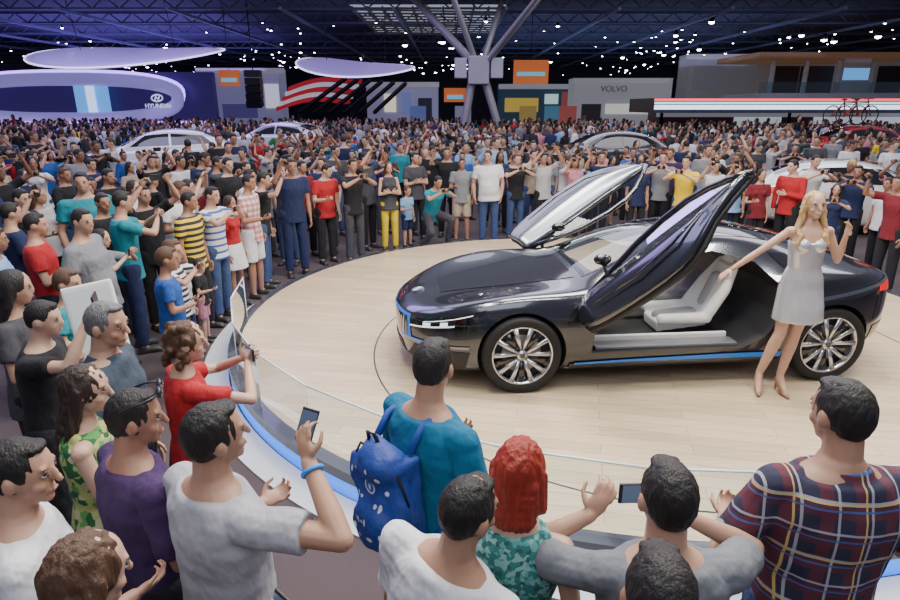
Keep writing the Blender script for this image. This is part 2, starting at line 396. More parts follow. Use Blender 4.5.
scb=Blob(); scb.box((0,-.0055,0),(.030,.0008,.057)); SCM=scb.mesh(smooth=False); SCM.materials.append(mat('phone_screen',(.03,.04,.06),.1,emit=.18,ecol=(.35,.5,.8)))
def phone(pos,rz,land,label,tilt=0):
    o=link('phone',PHM,None,None,pos); o.rotation_euler=(tilt,PI/2 if land else 0.25,rz); tag(o,label,'phone',None)
    link('screen',SCM,None,o); return o
def kit_phone(K,kn,root,label):
    h=PHONE_AT.get(kn)
    if not h: return
    i=K['_info']; p=(i['handL'][0]+i['handR'][0])/2 if h=='B' else i['handR'][0]+V((-.01,.02,.0))
    Mx=M.Translation(root.location)@M.Rotation(root.rotation_euler.z,4,'Z')@M.Scale(root.scale[0],4)
    phone(Mx@p,root.rotation_euler.z,h=='B',label)
SC=V((1.75,6.9,0)); SR=4.2
def crown_place(px,py,cz):
    if py>=60: p=atz(px,py,cz)
    else:
        y=11.0
        for _ in range(8):
            dep=y*cT+(CZ-cz)*sT; x=(px-450)/F*dep; rr=SR+.45+py
            y=SC.y+math.sqrt(max(.5,rr*rr-(x-SC.x)**2))
        p=V((x,y,0))
    return V((p.x,p.y,0))
ST_BW=bandmat('stripes_black',(0,0,0),[(2,14,0,.5,(.02,.02,.03),1)],objbase=True)
ST_BL=bandmat('stripes_blue',(0,0,0),[(2,12,.2,.35,(.05,.12,.35),1)],objbase=True)
PL_R=bandmat('check_red',(0,0,0),[(2,13,0,.5,(.45,.10,.07),.7),(0,13,0,.5,(.45,.10,.07),.6)],objbase=True)
FLOR=spotmat('floral',(.02,.03,.06),[(.6,.15,.2),(.05,.3,.3),(.7,.6,.4)],28)
MAN=[
(322,.25,1.70,'low','red','black','black','person in bright red T-shirt standing at the far left rim of the stage'),
(346,.02,1.76,'cam','black','dark grey','black','person in black T-shirt taking a picture beside the red shirted one'),
(388,.18,1.64,'fcross','dark grey','yellow','brown','long haired person in bright yellow trousers at the stage rim'),
(431,.04,1.70,'crouch','teal','dark grey','black','crouching person in teal T-shirt at the stage rim'),
(462,.32,1.64,'shorts','grey','beige','black','person in grey T-shirt and beige shorts beside the one in white'),
(490,.02,1.80,'big','white','jeans blue','black','person in plain white T-shirt and jeans at the stage rim'),
(517,.34,1.70,'cam','black','jeans blue','brown','person in black T-shirt taking a picture next to the raised far door'),
(368,.55,1.80,'high','dark grey','black','black','person in dark grey T-shirt photographing overhead behind the yellow trousers'),
(415,.75,1.74,'cross','dark grey','black','black','person in dark grey T-shirt with arms folded behind the crouching one'),
(447,.9,1.82,'phone','black','black','dark brown','person in black holding a phone above the crouching one'),
(405,.12,1.12,'kid','light blue','navy blue','brown','child in light blue T-shirt between the yellow trousers and the crouching person'),
(290,175,1.72,'shorts','white','white','black','person in red checked shirt and white shorts left of the red shirt'),
(300,160,1.7,'down','dark red','black','black','person in dark red T-shirt behind the red checked shirt'),
(265,192,1.5,'fskirt','red','white','dark brown','young person in red top and white skirt at the stage edge'),
(232,180,1.68,'cam','white','jeans blue','black','person in white T-shirt with blue stripes beside the stage'),
(207,186,1.68,'down','yellow','black','black','person in yellow and black striped top left of the stage'),
(212,236,1.35,'kidup','white','dark grey','brown','child in black and white striped top near the stage edge'),
(178,155,1.74,'down','white','black','black','person in white T-shirt standing far behind the boy in blue'),
(171,238,1.38,'kid','blue','jeans blue','brown','child in blue T-shirt standing by the left stage edge'),
(143,184,1.74,'high','black','black','black','person in black T-shirt holding a camera up beside the blue shirted child'),
(118,190,1.70,'long','black','dark grey','dark brown','person in black long sleeves left of the camera holder'),
(78,207,1.76,'big','grey','dark grey','black','broad person in grey T-shirt behind the white info panel'),
(38,212,1.70,'cross','red','black','black','person in red T-shirt with folded arms at the left'),
(60,268,1.40,'kid','teal','dark grey','brown','child in teal T-shirt beside the white info panel'),
(12,188,1.72,'phone','black','black','black','person in black holding a phone at the left picture edge'),
(36,186,1.66,'fdown','light grey','black','brown','brown haired person in light grey top at the left'),
(8,222,1.66,'down','light blue','jeans blue','dark brown','person in light blue shirt at the left picture edge'),
(105,168,1.74,'down','black','black','black','person in black T-shirt behind the camera holder'),
(250,262,1.05,'kid','light grey','navy blue','brown','small child in light grey patterned shirt at the stage edge'),
(288,262,.95,'kid','black','pink','dark brown','smallest child in black top at the left stage edge'),
(5,268,1.70,'fdown','dark grey','black','black','dark haired person in dark grey at the left picture edge under the red shirt'),
(22,300,1.62,'phone','black','black','black','person in black raising a phone left of the info panel'),
(545,.35,1.72,'high','light grey','black','black','person in light grey T-shirt behind the raised far door'),
(575,.2,1.66,'fbob','pink','black','brown','person in pink top raising a phone behind the far door'),
(602,.45,1.76,'phone','navy blue','black','black','person in navy raising a phone behind the car roof'),
(640,.1,1.62,'down','navy blue','black','black','person in navy blue T-shirt just behind the car roof'),
(664,.55,1.76,'cam','grey','black','dark brown','person in grey taking a picture behind the car roof'),
(688,.05,1.74,'cam','yellow','jeans blue','black','person in bright yellow T-shirt taking a picture behind the car'),
(715,.4,1.66,'phone','white','black','black','person in white with a raised phone right of the yellow shirt'),
(738,.7,1.78,'high','black','black','brown','person in black T-shirt between the near door and the hostess'),
(764,.1,1.58,'fdown','dark red','black','black','long haired person in dark red top behind the hostess arm'),
(795,.35,1.74,'long','red','black','black','person in red long sleeved top directly behind the hostess'),
(838,.3,1.64,'fbob','light blue','black','brown','person in light blue behind the car tail'),
(860,190,1.76,'big','black','black','black','broad person in black T-shirt behind the car tail'),
(884,175,1.7,'phone','dark red','black','black','person in dark red raising a phone at the right'),
(893,212,1.60,'fdown','dark grey','black','brown','long haired person in floral dress at the right picture edge'),
]
MP={'person in red checked shirt and white shorts left of the red shirt':PL_R,'person in white T-shirt with blue stripes beside the stage':ST_BL,
'person in yellow and black striped top left of the stage':ST_BW,'child in black and white striped top near the stage edge':ST_BW,'long haired person in floral dress at the right picture edge':FLOR}
occ=[]
for px,py,h,kn,tc,bc,hc_,lab in MAN:
    K=KITS[kn]; sc=h/1.755; p=crown_place(px,py,K['_crown']*sc)
    for _ in range(16):
        d=V((p.x-SC.x,p.y-SC.y,0))
        if d.length<SR+.38: p=SC+d.normalized()*(SR+.4); p.z=0
        for q in occ:
            d=V((p.x-q[0],p.y-q[1],0))
            if d.length<.46: d=(d.normalized() if d.length>.01 else V((-1,0,0)))*(.47-d.length); p=p+d
    occ.append((p.x,p.y))
    rz=face_to(p.x,p.y,2.2,6)+R_.uniform(-.4,.4)
    o=put(K,p,rz,sc,{'top':COL[tc],'bottom':COL[bc],'hair':HC[hc_],'shoes':(.03,.03,.03)},SK[R_.randrange(4)],lab,'spectators around the stage',{'shirt':MP[lab]} if lab in MP else None)
    kit_phone(K,kn,o,'phone held by the '+' '.join(lab.split()[:10]))
CARS_AT=[(-8.3,17.5,2.9),(-6.6,23.5,2.9),(4.6,19.0,2.9),(8.7,12.8,2.4),(15.0,23.5,3.0)]
CXC=aty(478,100,34).x
cand=[]
y=3.6; row=0
while y<40.5:
    st=.70 if y<20 else .78
    x=-.78*y-1.2+(row%2)*st/2
    while x<.78*y+1.2:
        p=(x+R_.uniform(-.3,.3),y+R_.uniform(-.3,.3)); x+=st
        dd=math.hypot(p[0]-SC.x,p[1]-SC.y)
        if dd<SR+.5: continue
        if p[1]<5.0 and p[0]>-2.2: continue
        if p[1]<4.4: continue
        if p[1]>35.3 and p[0]>11: continue
        if abs(p[0]-CXC)<2.3 and abs(p[1]-34)<.9: continue
        X,Y=proj((p[0],p[1],1.65))
        if X<-15 or X>915: continue
        if any(math.hypot(p[0]-q[0],p[1]-q[1])<.48 for q in occ[-90:]+occ[:60]): continue
        if any(math.hypot(p[0]-a,p[1]-b)<r for a,b,r in CARS_AT): continue
        if p[1]>22 and R_.random()<.2: continue
        occ.append(p); cand.append(p)
    y+=st*.92; row+=1
cand.sort(key=lambda p:math.hypot(*p))
NG=300-len(MAN)-15
near,far=cand[:NG],cand[NG:]
kn_all=['down','phone','cam','high','cross','low','shorts','big','long','hip','fdown','fphone','fcross','fbob','fskirt','kid']
kn_w=[2.5,3.5,4,2.5,1.6,3,.5,1.6,2,2.5,3,2.5,1.2,2,.5,.6]
cw=[('white',6),('black',9),('dark grey',5),('grey',3),('light grey',2),('red',1.6),('dark red',1),('navy blue',5),('blue',2.2),('light blue',1.3),('teal',.8),('yellow',.4),('green',.6),('pink',.7),('orange',.3),('purple',1),('beige',.8)]
def wc(): return R_.choices([c[0] for c in cw],[c[1] for c in cw])[0]
gen=[]
for p in near:
    kn=R_.choices(kn_all,kn_w)[0]; K=KITS[kn]; fem=kn[0]=='f'; h=R_.gauss(1.61,.07) if fem else R_.gauss(1.74,.09)
    if kn=='kid': h=R_.uniform(1.1,1.4)
    tc=wc(); hk=R_.choices(list(HC),[7,5,2,.5 if fem else .05,.1,.4])[0]
    rz=face_to(p[0],p[1],2,6)+R_.gauss(0,.5) if p[1]<14 or R_.random()<.45 else R_.uniform(0,2*PI)
    o=put(K,(p[0],p[1],0),rz,h/1.755,{'top':COL[tc],'bottom':COL[R_.choice(['black','jeans blue','navy blue','dark grey','beige','black','jeans blue'])],'hair':HC[hk],'shoes':(.03,.03,.03)},R_.choice(SK[:4]+SK),None,'spectators in the crowd',None)
    gen.append((o,kn,tc))
ONES=['first','second','third','fourth','fifth','sixth','seventh','eighth','ninth','tenth','eleventh','twelfth','thirteenth','fourteenth','fifteenth','sixteenth','seventeenth','eighteenth','nineteenth']
def ordn(n):
    if n<20: return ONES[n-1]
    t,o={2:'twent',3:'thirt',4:'fort',5:'fift'}[n//10],n%10
    return t+'ieth' if o==0 else t+'y-'+ONES[o-1]
def zone(o):
    x,y=o.location.x,o.location.y
    if y>10.6: return ('behind the stage',int((y-10.6)/.64))
    return ('left of the stage' if x<SC.x else 'right of the stage',int((10.6-y)/.64))
zs={}
for o in PEOPLE: zs.setdefault(zone(o),[]).append(o)
gd={o.name:(kn,tc) for o,kn,tc in gen}
for (z,r),L_ in zs.items():
    L_.sort(key=lambda o:proj(o.location)[0])
    for i,o in enumerate(L_):
        if o.name in gd:
            kn,tc=gd[o.name]; loc=f'{ordn(i+1)} from left in {ordn(r+1)} row {z}'
            o['label']=f"person in {tc} top, {loc}"
            kit_phone(KITS[kn],kn,o,f"phone held by {loc}")
def lowp(fem,up):
    parts=[]
    b=Blob(); b.loft([(V((0,0,z)),V((a,0,0)),V((0,c,0))) for z,a,c in ((.85,.17,.12),(1.08,.145,.1),(1.3,.18,.12),(1.43,.16,.1),(1.5,.06,.06))],8)
    for s in (-1,1): b.limb((s*.18,0,1.4),(s*.22,.05,1.14) if not(up and s>0) else (s*.28,.22,1.45),.052,.045,6)
    parts.append((b,'top')); b=Blob()
    b.limb((0,0,1.47),(0,.01,1.58),.05,.05,6); b.ball((0,.015,1.63),(.068,.082,.105),None,8,6)
    for s in (-1,1): b.limb((s*.22,.05,1.14) if not(up and s>0) else (s*.28,.22,1.45),(s*.2,.25,1.05) if not(up and s>0) else (s*.15,.35,1.68),.04,.03,6)
    parts.append((b,'skin')); b=Blob(); b.ball((0,-.015,1.665),(.08,.088,.096),None,8,6)
    if fem: b.ball((0,-.06,1.54),(.085,.05,.13),None,8,6)
    parts.append((b,'hair')); b=Blob()
    for s in (-1,1): b.limb((s*.09,0,.88),(s*.1,0,.08),.095,.06,6)
    parts.append((b,'bot')); return parts
LP=[lowp(0,0),lowp(1,0),lowp(0,1),lowp(1,1)]
vs=[];fs=[];cs=[]
for p in far:
    k=R_.choices(range(4),[4,3,1.5,1])[0]; h=R_.gauss(.98,.055); a=face_to(p[0],p[1],2,6)+R_.gauss(0,.6) if R_.random()<.3 else R_.uniform(0,6.28)
    ca,sa=math.cos(a)*h,math.sin(a)*h; cols={'top':COL[wc()],'skin':R_.choice(SK),'hair':R_.choice(list(HC.values())[:3]) if R_.random()<.2 else HC['black'],'bot':(.02,.025,.05)}
    for b,kk in LP[k]:
        n=len(vs); vs+=[(p[0]+x*ca-y_*sa,p[1]+x*sa+y_*ca,z*h) for x,y_,z in b.v]; fs+=[tuple(i+n for i in f) for f in b.f]; cs+=[(*cols[kk],1)]*len(b.v)
me=bpy.data.meshes.new('crowd'); me.from_pydata(vs,[],fs); at_=me.color_attributes.new('Col','FLOAT_COLOR','POINT')
at_.data.foreach_set('color',[c for q in cs for c in q]); me.polygons.foreach_set('use_smooth',[True]*len(me.polygons))
o=link('distant_crowd',me,mat('crowd_clothes',vcol=True,rough=.85)); tag(o,'dense distant crowd filling the hall between the booths','crowd',None,'stuff')
print('crowd near',len(near),'far',len(far))
# ---------------------------------------------------------------- foreground people
hv=.0062
PLAID=bandmat('plaid_shirt',(.022,.022,.05),[(0,11,.1,.38,(.11,.02,.035),.8),(2,11,.0,.36,(.11,.02,.035),.7),(0,11,.62,.08,(.45,.45,.5),.7),(2,11,.55,.08,(.45,.45,.5),.7),(0,5.5,.9,.03,(.6,.45,.15),.9),(2,5.5,.3,.03,(.6,.45,.15),.9),(2,11,.8,.07,(.04,.12,.35),.8)])
GREENP=spotmat('green_print',(.4,.45,.15),[(.1,.32,.08),(.5,.5,.3),(.02,.12,.04)],32)
LACE=spotmat('teal_lace',(.03,.18,.17),[(.10,.34,.31),(.02,.10,.10),(.2,.42,.38)],70)
def hero(px,py,h,pose,cols,skin,label,tx=2.2,ty=5.5,pats=None,rz=None):
    pose.setdefault('vox',hv); K=build_person(pose); sc=h/1.755; p=atz(px,py,K['_crown']*sc); p.z=0
    r=face_to(p.x,p.y,tx,ty) if rz is None else rz
    p=p-(M.Rotation(r,3,'Z')@K['_cxy'])*sc
    o=put(K,p,r,sc,cols,skin,label,None,pats); Mx=M.Translation(p)@M.Rotation(r,4,'Z')@M.Scale(sc,4)
    for s in 'LR': print(label[:30],s,[round(v) for v in proj(Mx@K['_info']['hand'+s][0])])
    return o,K,Mx
c=lambda t,b='jeans blue',h='black',s=(.03,.03,.03): {'top':COL[t] if isinstance(t,str) else t,'bottom':COL[b],'hair':HC[h],'shoes':s}
bpo,bpK,bpM=hero(435,336,1.76,dict(w=1.05,armL=LOWH,armR=LOWH,yaw=24,pitch=8),c((.0,.12,.24)),SK[1],'person in blue T-shirt wearing a printed blue backpack, front centre',3.1,5.2)
f6,k6,m6=hero(210,403,1.75,dict(w=1.04,armR=((.72,.30,.0),(-.95,.3,.72),(-.2,.95,.1),.75),armRh=(-.5,.2,.85),armL=LOWH,yaw=-14,pitch=-2,roll=6),c((.38,.38,.41),'black'),SK[1],'person in pale grey T-shirt raising one arm with a phone and blue wristband')
f5,k5,m5=hero(134,388,1.67,dict(w=1.05,armR=LOWH,armL=down,yaw=-25,sleeve=.8),c('purple','black'),SK[2],'person in dark purple T-shirt with sunglasses on the head')
f7,k7,m7=hero(186,320,1.62,dict(fem=1,hair='curly',armR=P2,armL=P2,yaw=-15),c('red','black','brown'),SK[3],'curly brown haired person in red T-shirt holding a phone')
hero(105,301,1.74,dict(collar=1,w=1.1,yaw=-10,armR=POCK),c((.04,.06,.09),'black','grey'),SK[0],'grey haired person in dark blue-grey polo shirt seen in profile',3.5,3.2)
hero(84,364,1.62,dict(fem=1,hair='long',top='tank',armR=CR,armL=CR,yaw=-10),c('green','black','dark brown'),SK[3],'dark haired person in green floral sleeveless top',2.5,4,{'shirt':GREENP})
hero(18,438,1.68,dict(armR=LOWH,yaw=-20),c('white','black'),SK[0],'person in white T-shirt at the bottom left corner',1.2,3)
f3,k3,m3=hero(90,530,1.66,dict(fem=1,hair='long',armR=((.45,.35,-.7),(.0,.75,.6),(-.6,.6,0),.9),pitch=12),c('dark grey','black','brown'),SK[3],'brown haired person at the bottom left holding a phone low')
hero(474,476,1.66,dict(w=1.0,armR=POCK,armL=LOWH,yaw=-18,side=15,roll=4),c('white','black'),SK[1],'person in white T-shirt at the bottom centre leaning right',1.6,4)
hero(523,436,1.66,dict(fem=1,hair='bob',top='tank',armR=POCK,armL=CR,yaw=-8),c('teal','black','red'),SK[3],'red haired person in teal lace sleeveless top',1.4,5,{'shirt':LACE})
f13,k13,m13=hero(672,461,1.70,dict(armR=((.62,.62,-.30),(-.95,-.02,.52),(-.3,.9,0),.7),armRh=(-.55,.15,.8),armL=((.62,.62,-.25),(-.95,-.02,.55),(-.3,.9,0),.7),armLh=(-.55,.15,.8),pitch=0),c((.16,.17,.19),'jeans blue'),SK[0],'person in grey T-shirt photographing the car with both arms raised',.45,5)
hero(664,548,1.72,dict(armR=POCK,armL=POCK),c('black','black'),SK[2],'dark haired person at the bottom edge in front of the photographer',1,5)
hero(846,377,1.80,dict(w=1.14,collar=1,armL=((.40,.0,-.95),(-.35,.75,-.1),(-.4,.3,.8),.8),armR=((.40,.0,-.95),(-.2,.8,.0),(-.5,.2,.8),.6),yaw=12,sleeve=.75),c('navy blue','jeans blue','black'),SK[1],'broad person in plaid short sleeved shirt and jeans at the right',1.3,6,{'shirt':PLAID})
def hphone(K,Mx,o,mode,label,off=(0,.0,.0)):
    i=K['_info']; p=(i['handL'][0]+i['handR'][0])/2 if mode=='B' else i['handR'][0]
    return phone(Mx@(p+V(off)),o.rotation_euler.z,mode=='B',label)
hphone(k13,m13,f13,'B','dark smartphone held sideways by the grey T-shirt photographer')
hphone(k7,m7,f7,'B','smartphone held by the curly haired person in red')
hphone(k3,m3,f3,'R','smartphone held low by the brown haired person at the bottom left')
# ---------------------------------------------------------------- the hostess
K=build_person(dict(vox=.0055,fem=1,hair='wavy',top='strap',hem=-.34,bottom=None,heel=.085,armR=((.70,.02,-.58),(.72,.0,-.60),(0,-.2,-1),.25),armL=((.42,-.12,-.85),(-.05,.35,.9),(-.9,.3,0),.5),
    legR=((.06,.07,-1),(.24,-.10,-1)),legL=((-.14,.0,-1),(-.14,-.02,-1)),footyaw=12,yaw=6,pitch=0,roll=4,side=2,hs=.97,smile=1))
hp=V((2.87,4.70,.2))
ho=put(K,hp,PI-.15,.955,{'dress':(.72,.72,.74),'top':(.72,.72,.74),'hair':(.55,.36,.16),'shoes':(.36,.21,.14)},(.60,.37,.26),'blond hostess person in short silver-white dress and nude heels beside the car',None,{'dress':mat('silver_dress',(.66,.66,.69),.26,.45,bump=.35,bscale=14,bst=(1,1,.4),bdist=.03)})
# ---------------------------------------------------------------- backpack and worn things
T=bpK['_T']; b=Blob()
b.ball((0,0,0),(.150,.085,.225),None,18,14); b.box((0,.02,-.03),(.13,.065,.18)); b.ball((0,-.07,-.09),(.115,.05,.1),None,14,10); b.ball((.03,-.03,.13),(.10,.07,.09),None,14,10)
me=remesh(b,.009,6); disp(me,(9,9,9),.022); disp(me,(22,22,22),.006)
base=bpM@T(-.01,-.215,.22); bag=link('backpack',me,mat('backpack_nylon',(.012,.045,.26),.6,bump=.3,bscale=40),None,base,bpo.rotation_euler.z); bag.rotation_euler.y=rad(-7); tag(bag,'blue nylon backpack with white prints on the back of the blue T-shirt','backpack')
for s in (-1,1):
    b=Blob(); b.tube([(s*.1,.06,.17),(s*.103,.13,.245),(s*.108,.20,.258),(s*.115,.28,.225),(s*.125,.33,.10),(s*.14,.30,-.06),(s*.14,.1,-.2)],.015,8); link('shoulder_strap',b.mesh(),mat('strap_blue',(.01,.06,.3),.7),bag)
b=Blob(); b.tube([(-.03,-.02,.20),(-.02,-.03,.25),(.02,-.03,.25),(.03,-.02,.20)],.008,8); link('handle',b.mesh(),BLACK,bag)
bv=BVHTree.FromPolygons([v.co for v in me.vertices],[p.vertices for p in me.polygons])
def bagpatch(cx,cz,rx,rz_,m,nm='print',lift=0):
    b=Blob(); n=16; vs=[]
    for k in range(4):
        for i in range(n):
            a=2*PI*i/n; x,z=cx+rx*k/3*math.cos(a),cz+rz_*k/3*math.sin(a); h=bv.ray_cast(V((x,-1,z)),V((0,1,0))); q=h[0] or V((x,-.1,z)); vs.append(q+V((0,-.003-lift,0)))
    b.add(vs,[(k*n+i,k*n+(i+1)%n,(k+1)*n+(i+1)%n,(k+1)*n+i) for k in range(3) for i in range(n)]); return link(nm,b.mesh(recalc=False),m,bag)
pw=mat('print_white',(.6,.65,.72),.6)
bagpatch(.01,.06,.030,.030,pw); bagpatch(.01,.06,.023,.023,mat('print_blue',(.02,.12,.42),.6),lift=.001); bagpatch(.01,.06,.007,.013,pw,lift=.002)
for cx,cz,rx,rz_ in ((-.07,.02,.006,.012),(-.05,.02,.006,.012),(-.03,.015,.008,.006),(.05,.0,.008,.008),(.07,-.005,.006,.014),(-.04,-.06,.008,.014),(-.02,-.06,.006,.014),(0,-.062,.009,.006),(.02,-.06,.006,.014),(-.07,-.11,.012,.012),(-.03,-.13,.012,.004),(.04,-.12,.016,.008),(.08,.11,.010,.010),(-.09,.10,.008,.012),(.09,-.1,.006,.012),(-.05,.12,.012,.005),(.04,.14,.006,.010),(.09,.05,.009,.009),(-.10,-.04,.007,.012)): bagpatch(cx,cz,rx,rz_,pw)
b=Blob(); b.tube([(-.15,-.01,.0),(-.13,-.03,.12),(-.06,-.04,.2),(.06,-.04,.2),(.13,-.03,.12),(.15,-.01,0)],.005,6); link('zip',b.mesh(),BLACK,bag)
sh,el,wr=k6['_arms'][1]; fd=(wr-el).normalized()
b=Blob(); d,x,y_=b.frame(fd); b.tube([wr-fd*.03+x*.030*math.cos(a)+y_*.030*math.sin(a) for a in [2*PI*i/16 for i in range(16)]],.008,8,True)
link('wristband',b.mesh(),mat('wristband_blue',(.05,.25,.7),.5),f6)
i6=k6['_info']['handR']; ph6=phone(m6@(i6[0]+i6[1]*.015+i6[2]*.028),f6.rotation_euler.z+.5,False,'dark smartphone raised in the hand with the blue wristband',-.3); ph6.scale=(.8,.8,.8)
H5=k5['_Hf']; sg=empty('sunglasses',m5@H5(0,.03,.105),f5.rotation_euler.z+rad(-25),'dark sunglasses resting on the head of the purple T-shirt person','sunglasses')
for s in (-1,1): b=Blob(); b.ball((s*.034,.05,-.0),(.028,.012,.02),None,12,8); link('lens',b.mesh(),mat('dark_lens',(.02,.02,.03),.05),sg)
for s in (-1,1): b=Blob(); b.tube([(s*.06,.045,0),(s*.083,.0,-.01),(s*.085,-.07,-.03)],.004,6); link('temple',b.mesh(),BLACK,sg)
b=Blob(); b.tube([(-.01,.055,.005),(.01,.055,.005)],.004,6); link('bridge',b.mesh(),BLACK,sg)
# ---------------------------------------------------------------- stage and floor
def woodm():
    m=bpy.data.materials.new('pale_wood_planks'); m.use_nodes=True; N,L=nt(m); b=N['Principled BSDF']
    tc=N.new('ShaderNodeTexCoord'); mp=N.new('ShaderNodeMapping'); mp.inputs['Rotation'].default_value=(0,0,rad(12)); L.new(tc.outputs['Object'],mp.inputs[0])
    br=N.new('ShaderNodeTexBrick'); L.new(mp.outputs[0],br.inputs['Vector']); br.inputs['Scale'].default_value=1.0
    br.inputs['Color1'].default_value=(.70,.55,.36,1); br.inputs['Color2'].default_value=(.58,.45,.29,1); br.inputs['Mortar'].default_value=(.40,.30,.20,1)
    br.inputs['Mortar Size'].default_value=.003; br.inputs['Brick Width'].default_value=1.3; br.inputs['Row Height'].default_value=.13
    mp2=N.new('ShaderNodeMapping'); mp2.inputs['Scale'].default_value=(1,14,1); mp2.inputs['Rotation'].default_value=(0,0,rad(12)); L.new(tc.outputs['Object'],mp2.inputs[0])
    no=N.new('ShaderNodeTexNoise'); no.inputs['Scale'].default_value=2.2; no.inputs['Detail'].default_value=6; L.new(mp2.outputs[0],no.inputs['Vector'])
    mr=N.new('ShaderNodeMapRange'); mr.inputs[3].default_value=.78; mr.inputs[4].default_value=1.2; L.new(no.outputs[0],mr.inputs[0])
    vm=N.new('ShaderNodeVectorMath'); vm.operation='SCALE'; L.new(br.outputs[0],vm.inputs[0]); L.new(mr.outputs[0],vm.inputs['Scale']); L.new(vm.outputs[0],b.inputs['Base Color'])
    b.inputs['Roughness'].default_value=.28; b.inputs['Coat Weight'].default_value=.3; b.inputs['Coat Roughness'].default_value=.1; return m
stage=empty('round_stage',(SC.x,SC.y,0),0,'low round pale wooden stage with dark edge band and blue lit riser','stage')
b=Blob(); b.loft([(V((0,0,0.02)),V((4.09,0,0)),V((0,4.09,0))),(V((0,0,.2)),V((4.09,0,0)),V((0,4.09,0)))],160); link('deck',b.mesh(smooth=False),woodm(),stage)
n=160
def ringb(r0,r1,z0,z1):
    b=Blob(); vs=[]
    for r,z in ((r0,z0),(r0,z1),(r1,z1),(r1,z0)):
        for i in range(n): a=2*PI*i/n; vs.append((r*math.cos(a),r*math.sin(a),z))
    b.add(vs,[(k*n+i,k*n+(i+1)%n,((k+1)%4)*n+(i+1)%n,((k+1)%4)*n+i) for k in range(4) for i in range(n)]); return b.mesh(smooth=False)
link('dark_band',ringb(4.092,4.2,.12,.198),mat('dark_trim',(.05,.055,.07),.2,coat=.5),stage)
link('light_strip',ringb(4.10,4.192,.0,.118),mat('blue_led',(.05,.25,.9),.4,emit=1.5,ecol=(.03,.22,1)),stage)
TT=V((1.96,5.78,0))
o=link('turntable_gap',ringb(2.72,2.735,.2,.2015),mat('gap_dark',(.03,.03,.03),.6),stage); o.location=(TT.x-SC.x,TT.y-SC.y,0)
b=Blob(); b.add([(-70,-4,0),(70,-4,0),(70,95,0),(-70,95,0)],[(0,1,2,3)]); o=link('floor',b.mesh(smooth=False),mat('carpet_floor',(.07,.05,.055),.85,bump=.2,bscale=200,var=.15)); tag(o,None,None,None,'structure')
o=link('white_floor_band',ringb(4.21,4.46,0,.012),mat('white_floor',(.6,.62,.66),.25),None,(SC.x,SC.y,0)); tag(o,'white glossy floor band running around the stage riser','floor band')
GL=glassm('rail_glass',(.84,.91,.91),refl=2.2)
EDG=mat('glass_edge',(.75,.88,.86),.15,emit=.12)
GR=4.13
for i in range(9):
    a0=rad(184+i*11); a1=a0+rad(10.9); g=empty('glass_barrier_panel',(SC.x+GR*math.cos((a0+a1)/2),SC.y+GR*math.sin((a0+a1)/2),.199),0,f'clear flat glass barrier panel, {ordn(i+1)} from the left along the near stage edge','glass panel','glass barrier panels on the stage edge')
    off=g.location; A=V((SC.x+GR*math.cos(a0),SC.y+GR*math.sin(a0),0)); Bp=V((SC.x+GR*math.cos(a1),SC.y+GR*math.sin(a1),0)); z0,z1=V((0,0,.2)),V((0,0,.68))
    b=Blob(); b.add([A+z0-off,Bp+z0-off,Bp+z1-off,A+z1-off],[(0,1,2,3)]); link('pane',b.mesh(recalc=False,smooth=False),GL,g)
    b=Blob(); b.tube([A+z1-off,Bp+z1-off],.008,6); link('top_edge',b.mesh(),EDG,g)
    b=Blob(); b.tube([A+z0-off,A+z1-off],.004,6); link('side_edge',b.mesh(),EDG,g)
kp=atz(97,322,1.25); kp.z=0; kio=empty('info_stand',kp,rad(22),'white tilted info screen on a slim pole at the left stage edge','info stand')
Rk=M.Rotation(rad(-16),3,'X')@M.Rotation(rad(-8),3,'Y')
b=Blob(); b.box((0,0,1.25),(.145,.016,.25),Rk); link('panel',flat_bevel(b,.014,3,[WHITE]),None,kio)
b=Blob(); b.box(V((0,0,1.25))+Rk@V((0,-.0175,0)),(.125,.002,.22),Rk); link('screen',b.mesh(smooth=False),mat('info_screen',(.55,.6,.62),.2,emit=.15,ecol=(.6,.7,.8)),kio)
b=Blob(); b.cone((0,.05,0.02),(0,.02,1.15),.03,.025); link('pole',b.mesh(),GREY,kio); b=Blob(); b.cone((0,.05,0),(0,.05,.02),.16,.16,24); link('base',b.mesh(smooth=False),GREY,kio)
# ---------------------------------------------------------------- hero car
def shell(rows,sub=3):
    cage=Blob(); ring=[]
    for r in rows:
        x,zb,wb,w,zw,ws,zs_,wi,zi,wr,zre,zr=r
        h=[(0,zb),(wb*.6,zb),(wb*.97,zb+.01),(w*.99,zb+.13),(w,zw),(w*.985,(zw+zs_)/2+.02),(ws,zs_),(wi,zi),(wr,zre),(wr*.5,zr-.003),(0,zr)]
        ring.append([(x,-y,z) for y,z in h]+[(x,y,z) for y,z in h[-2:0:-1]])
    n=len(ring[0]); vs=[p for r in ring for p in r]; fs=[]
    for j in range(len(ring)-1):
        for i in range(n): fs.append((j*n+i,j*n+(i+1)%n,(j+1)*n+(i+1)%n,(j+1)*n+i))
    def cap(j):
        o=[]; b0=j*n
        for i in range(0,n//2):
            a,b_,c_,d_=i,(i+1),(n-i-1)%n,(n-i)%n
            if i==0: o.append((b0,b0+1,b0+n-1))
            elif b_==c_: o.append((b0+a,b0+b_,b0+d_))
            else: o.append((b0+a,b0+b_,b0+c_,b0+d_))
        return o
    fs+=cap(0)+cap(len(ring)-1); cage.add(vs,fs)
    o=link('tmp',cage.mesh()); m=o.modifiers.new('s','SUBSURF'); m.levels=sub; m.render_levels=sub
    me=evalmods(o)
    for p in me.polygons: p.use_smooth=True
    return me
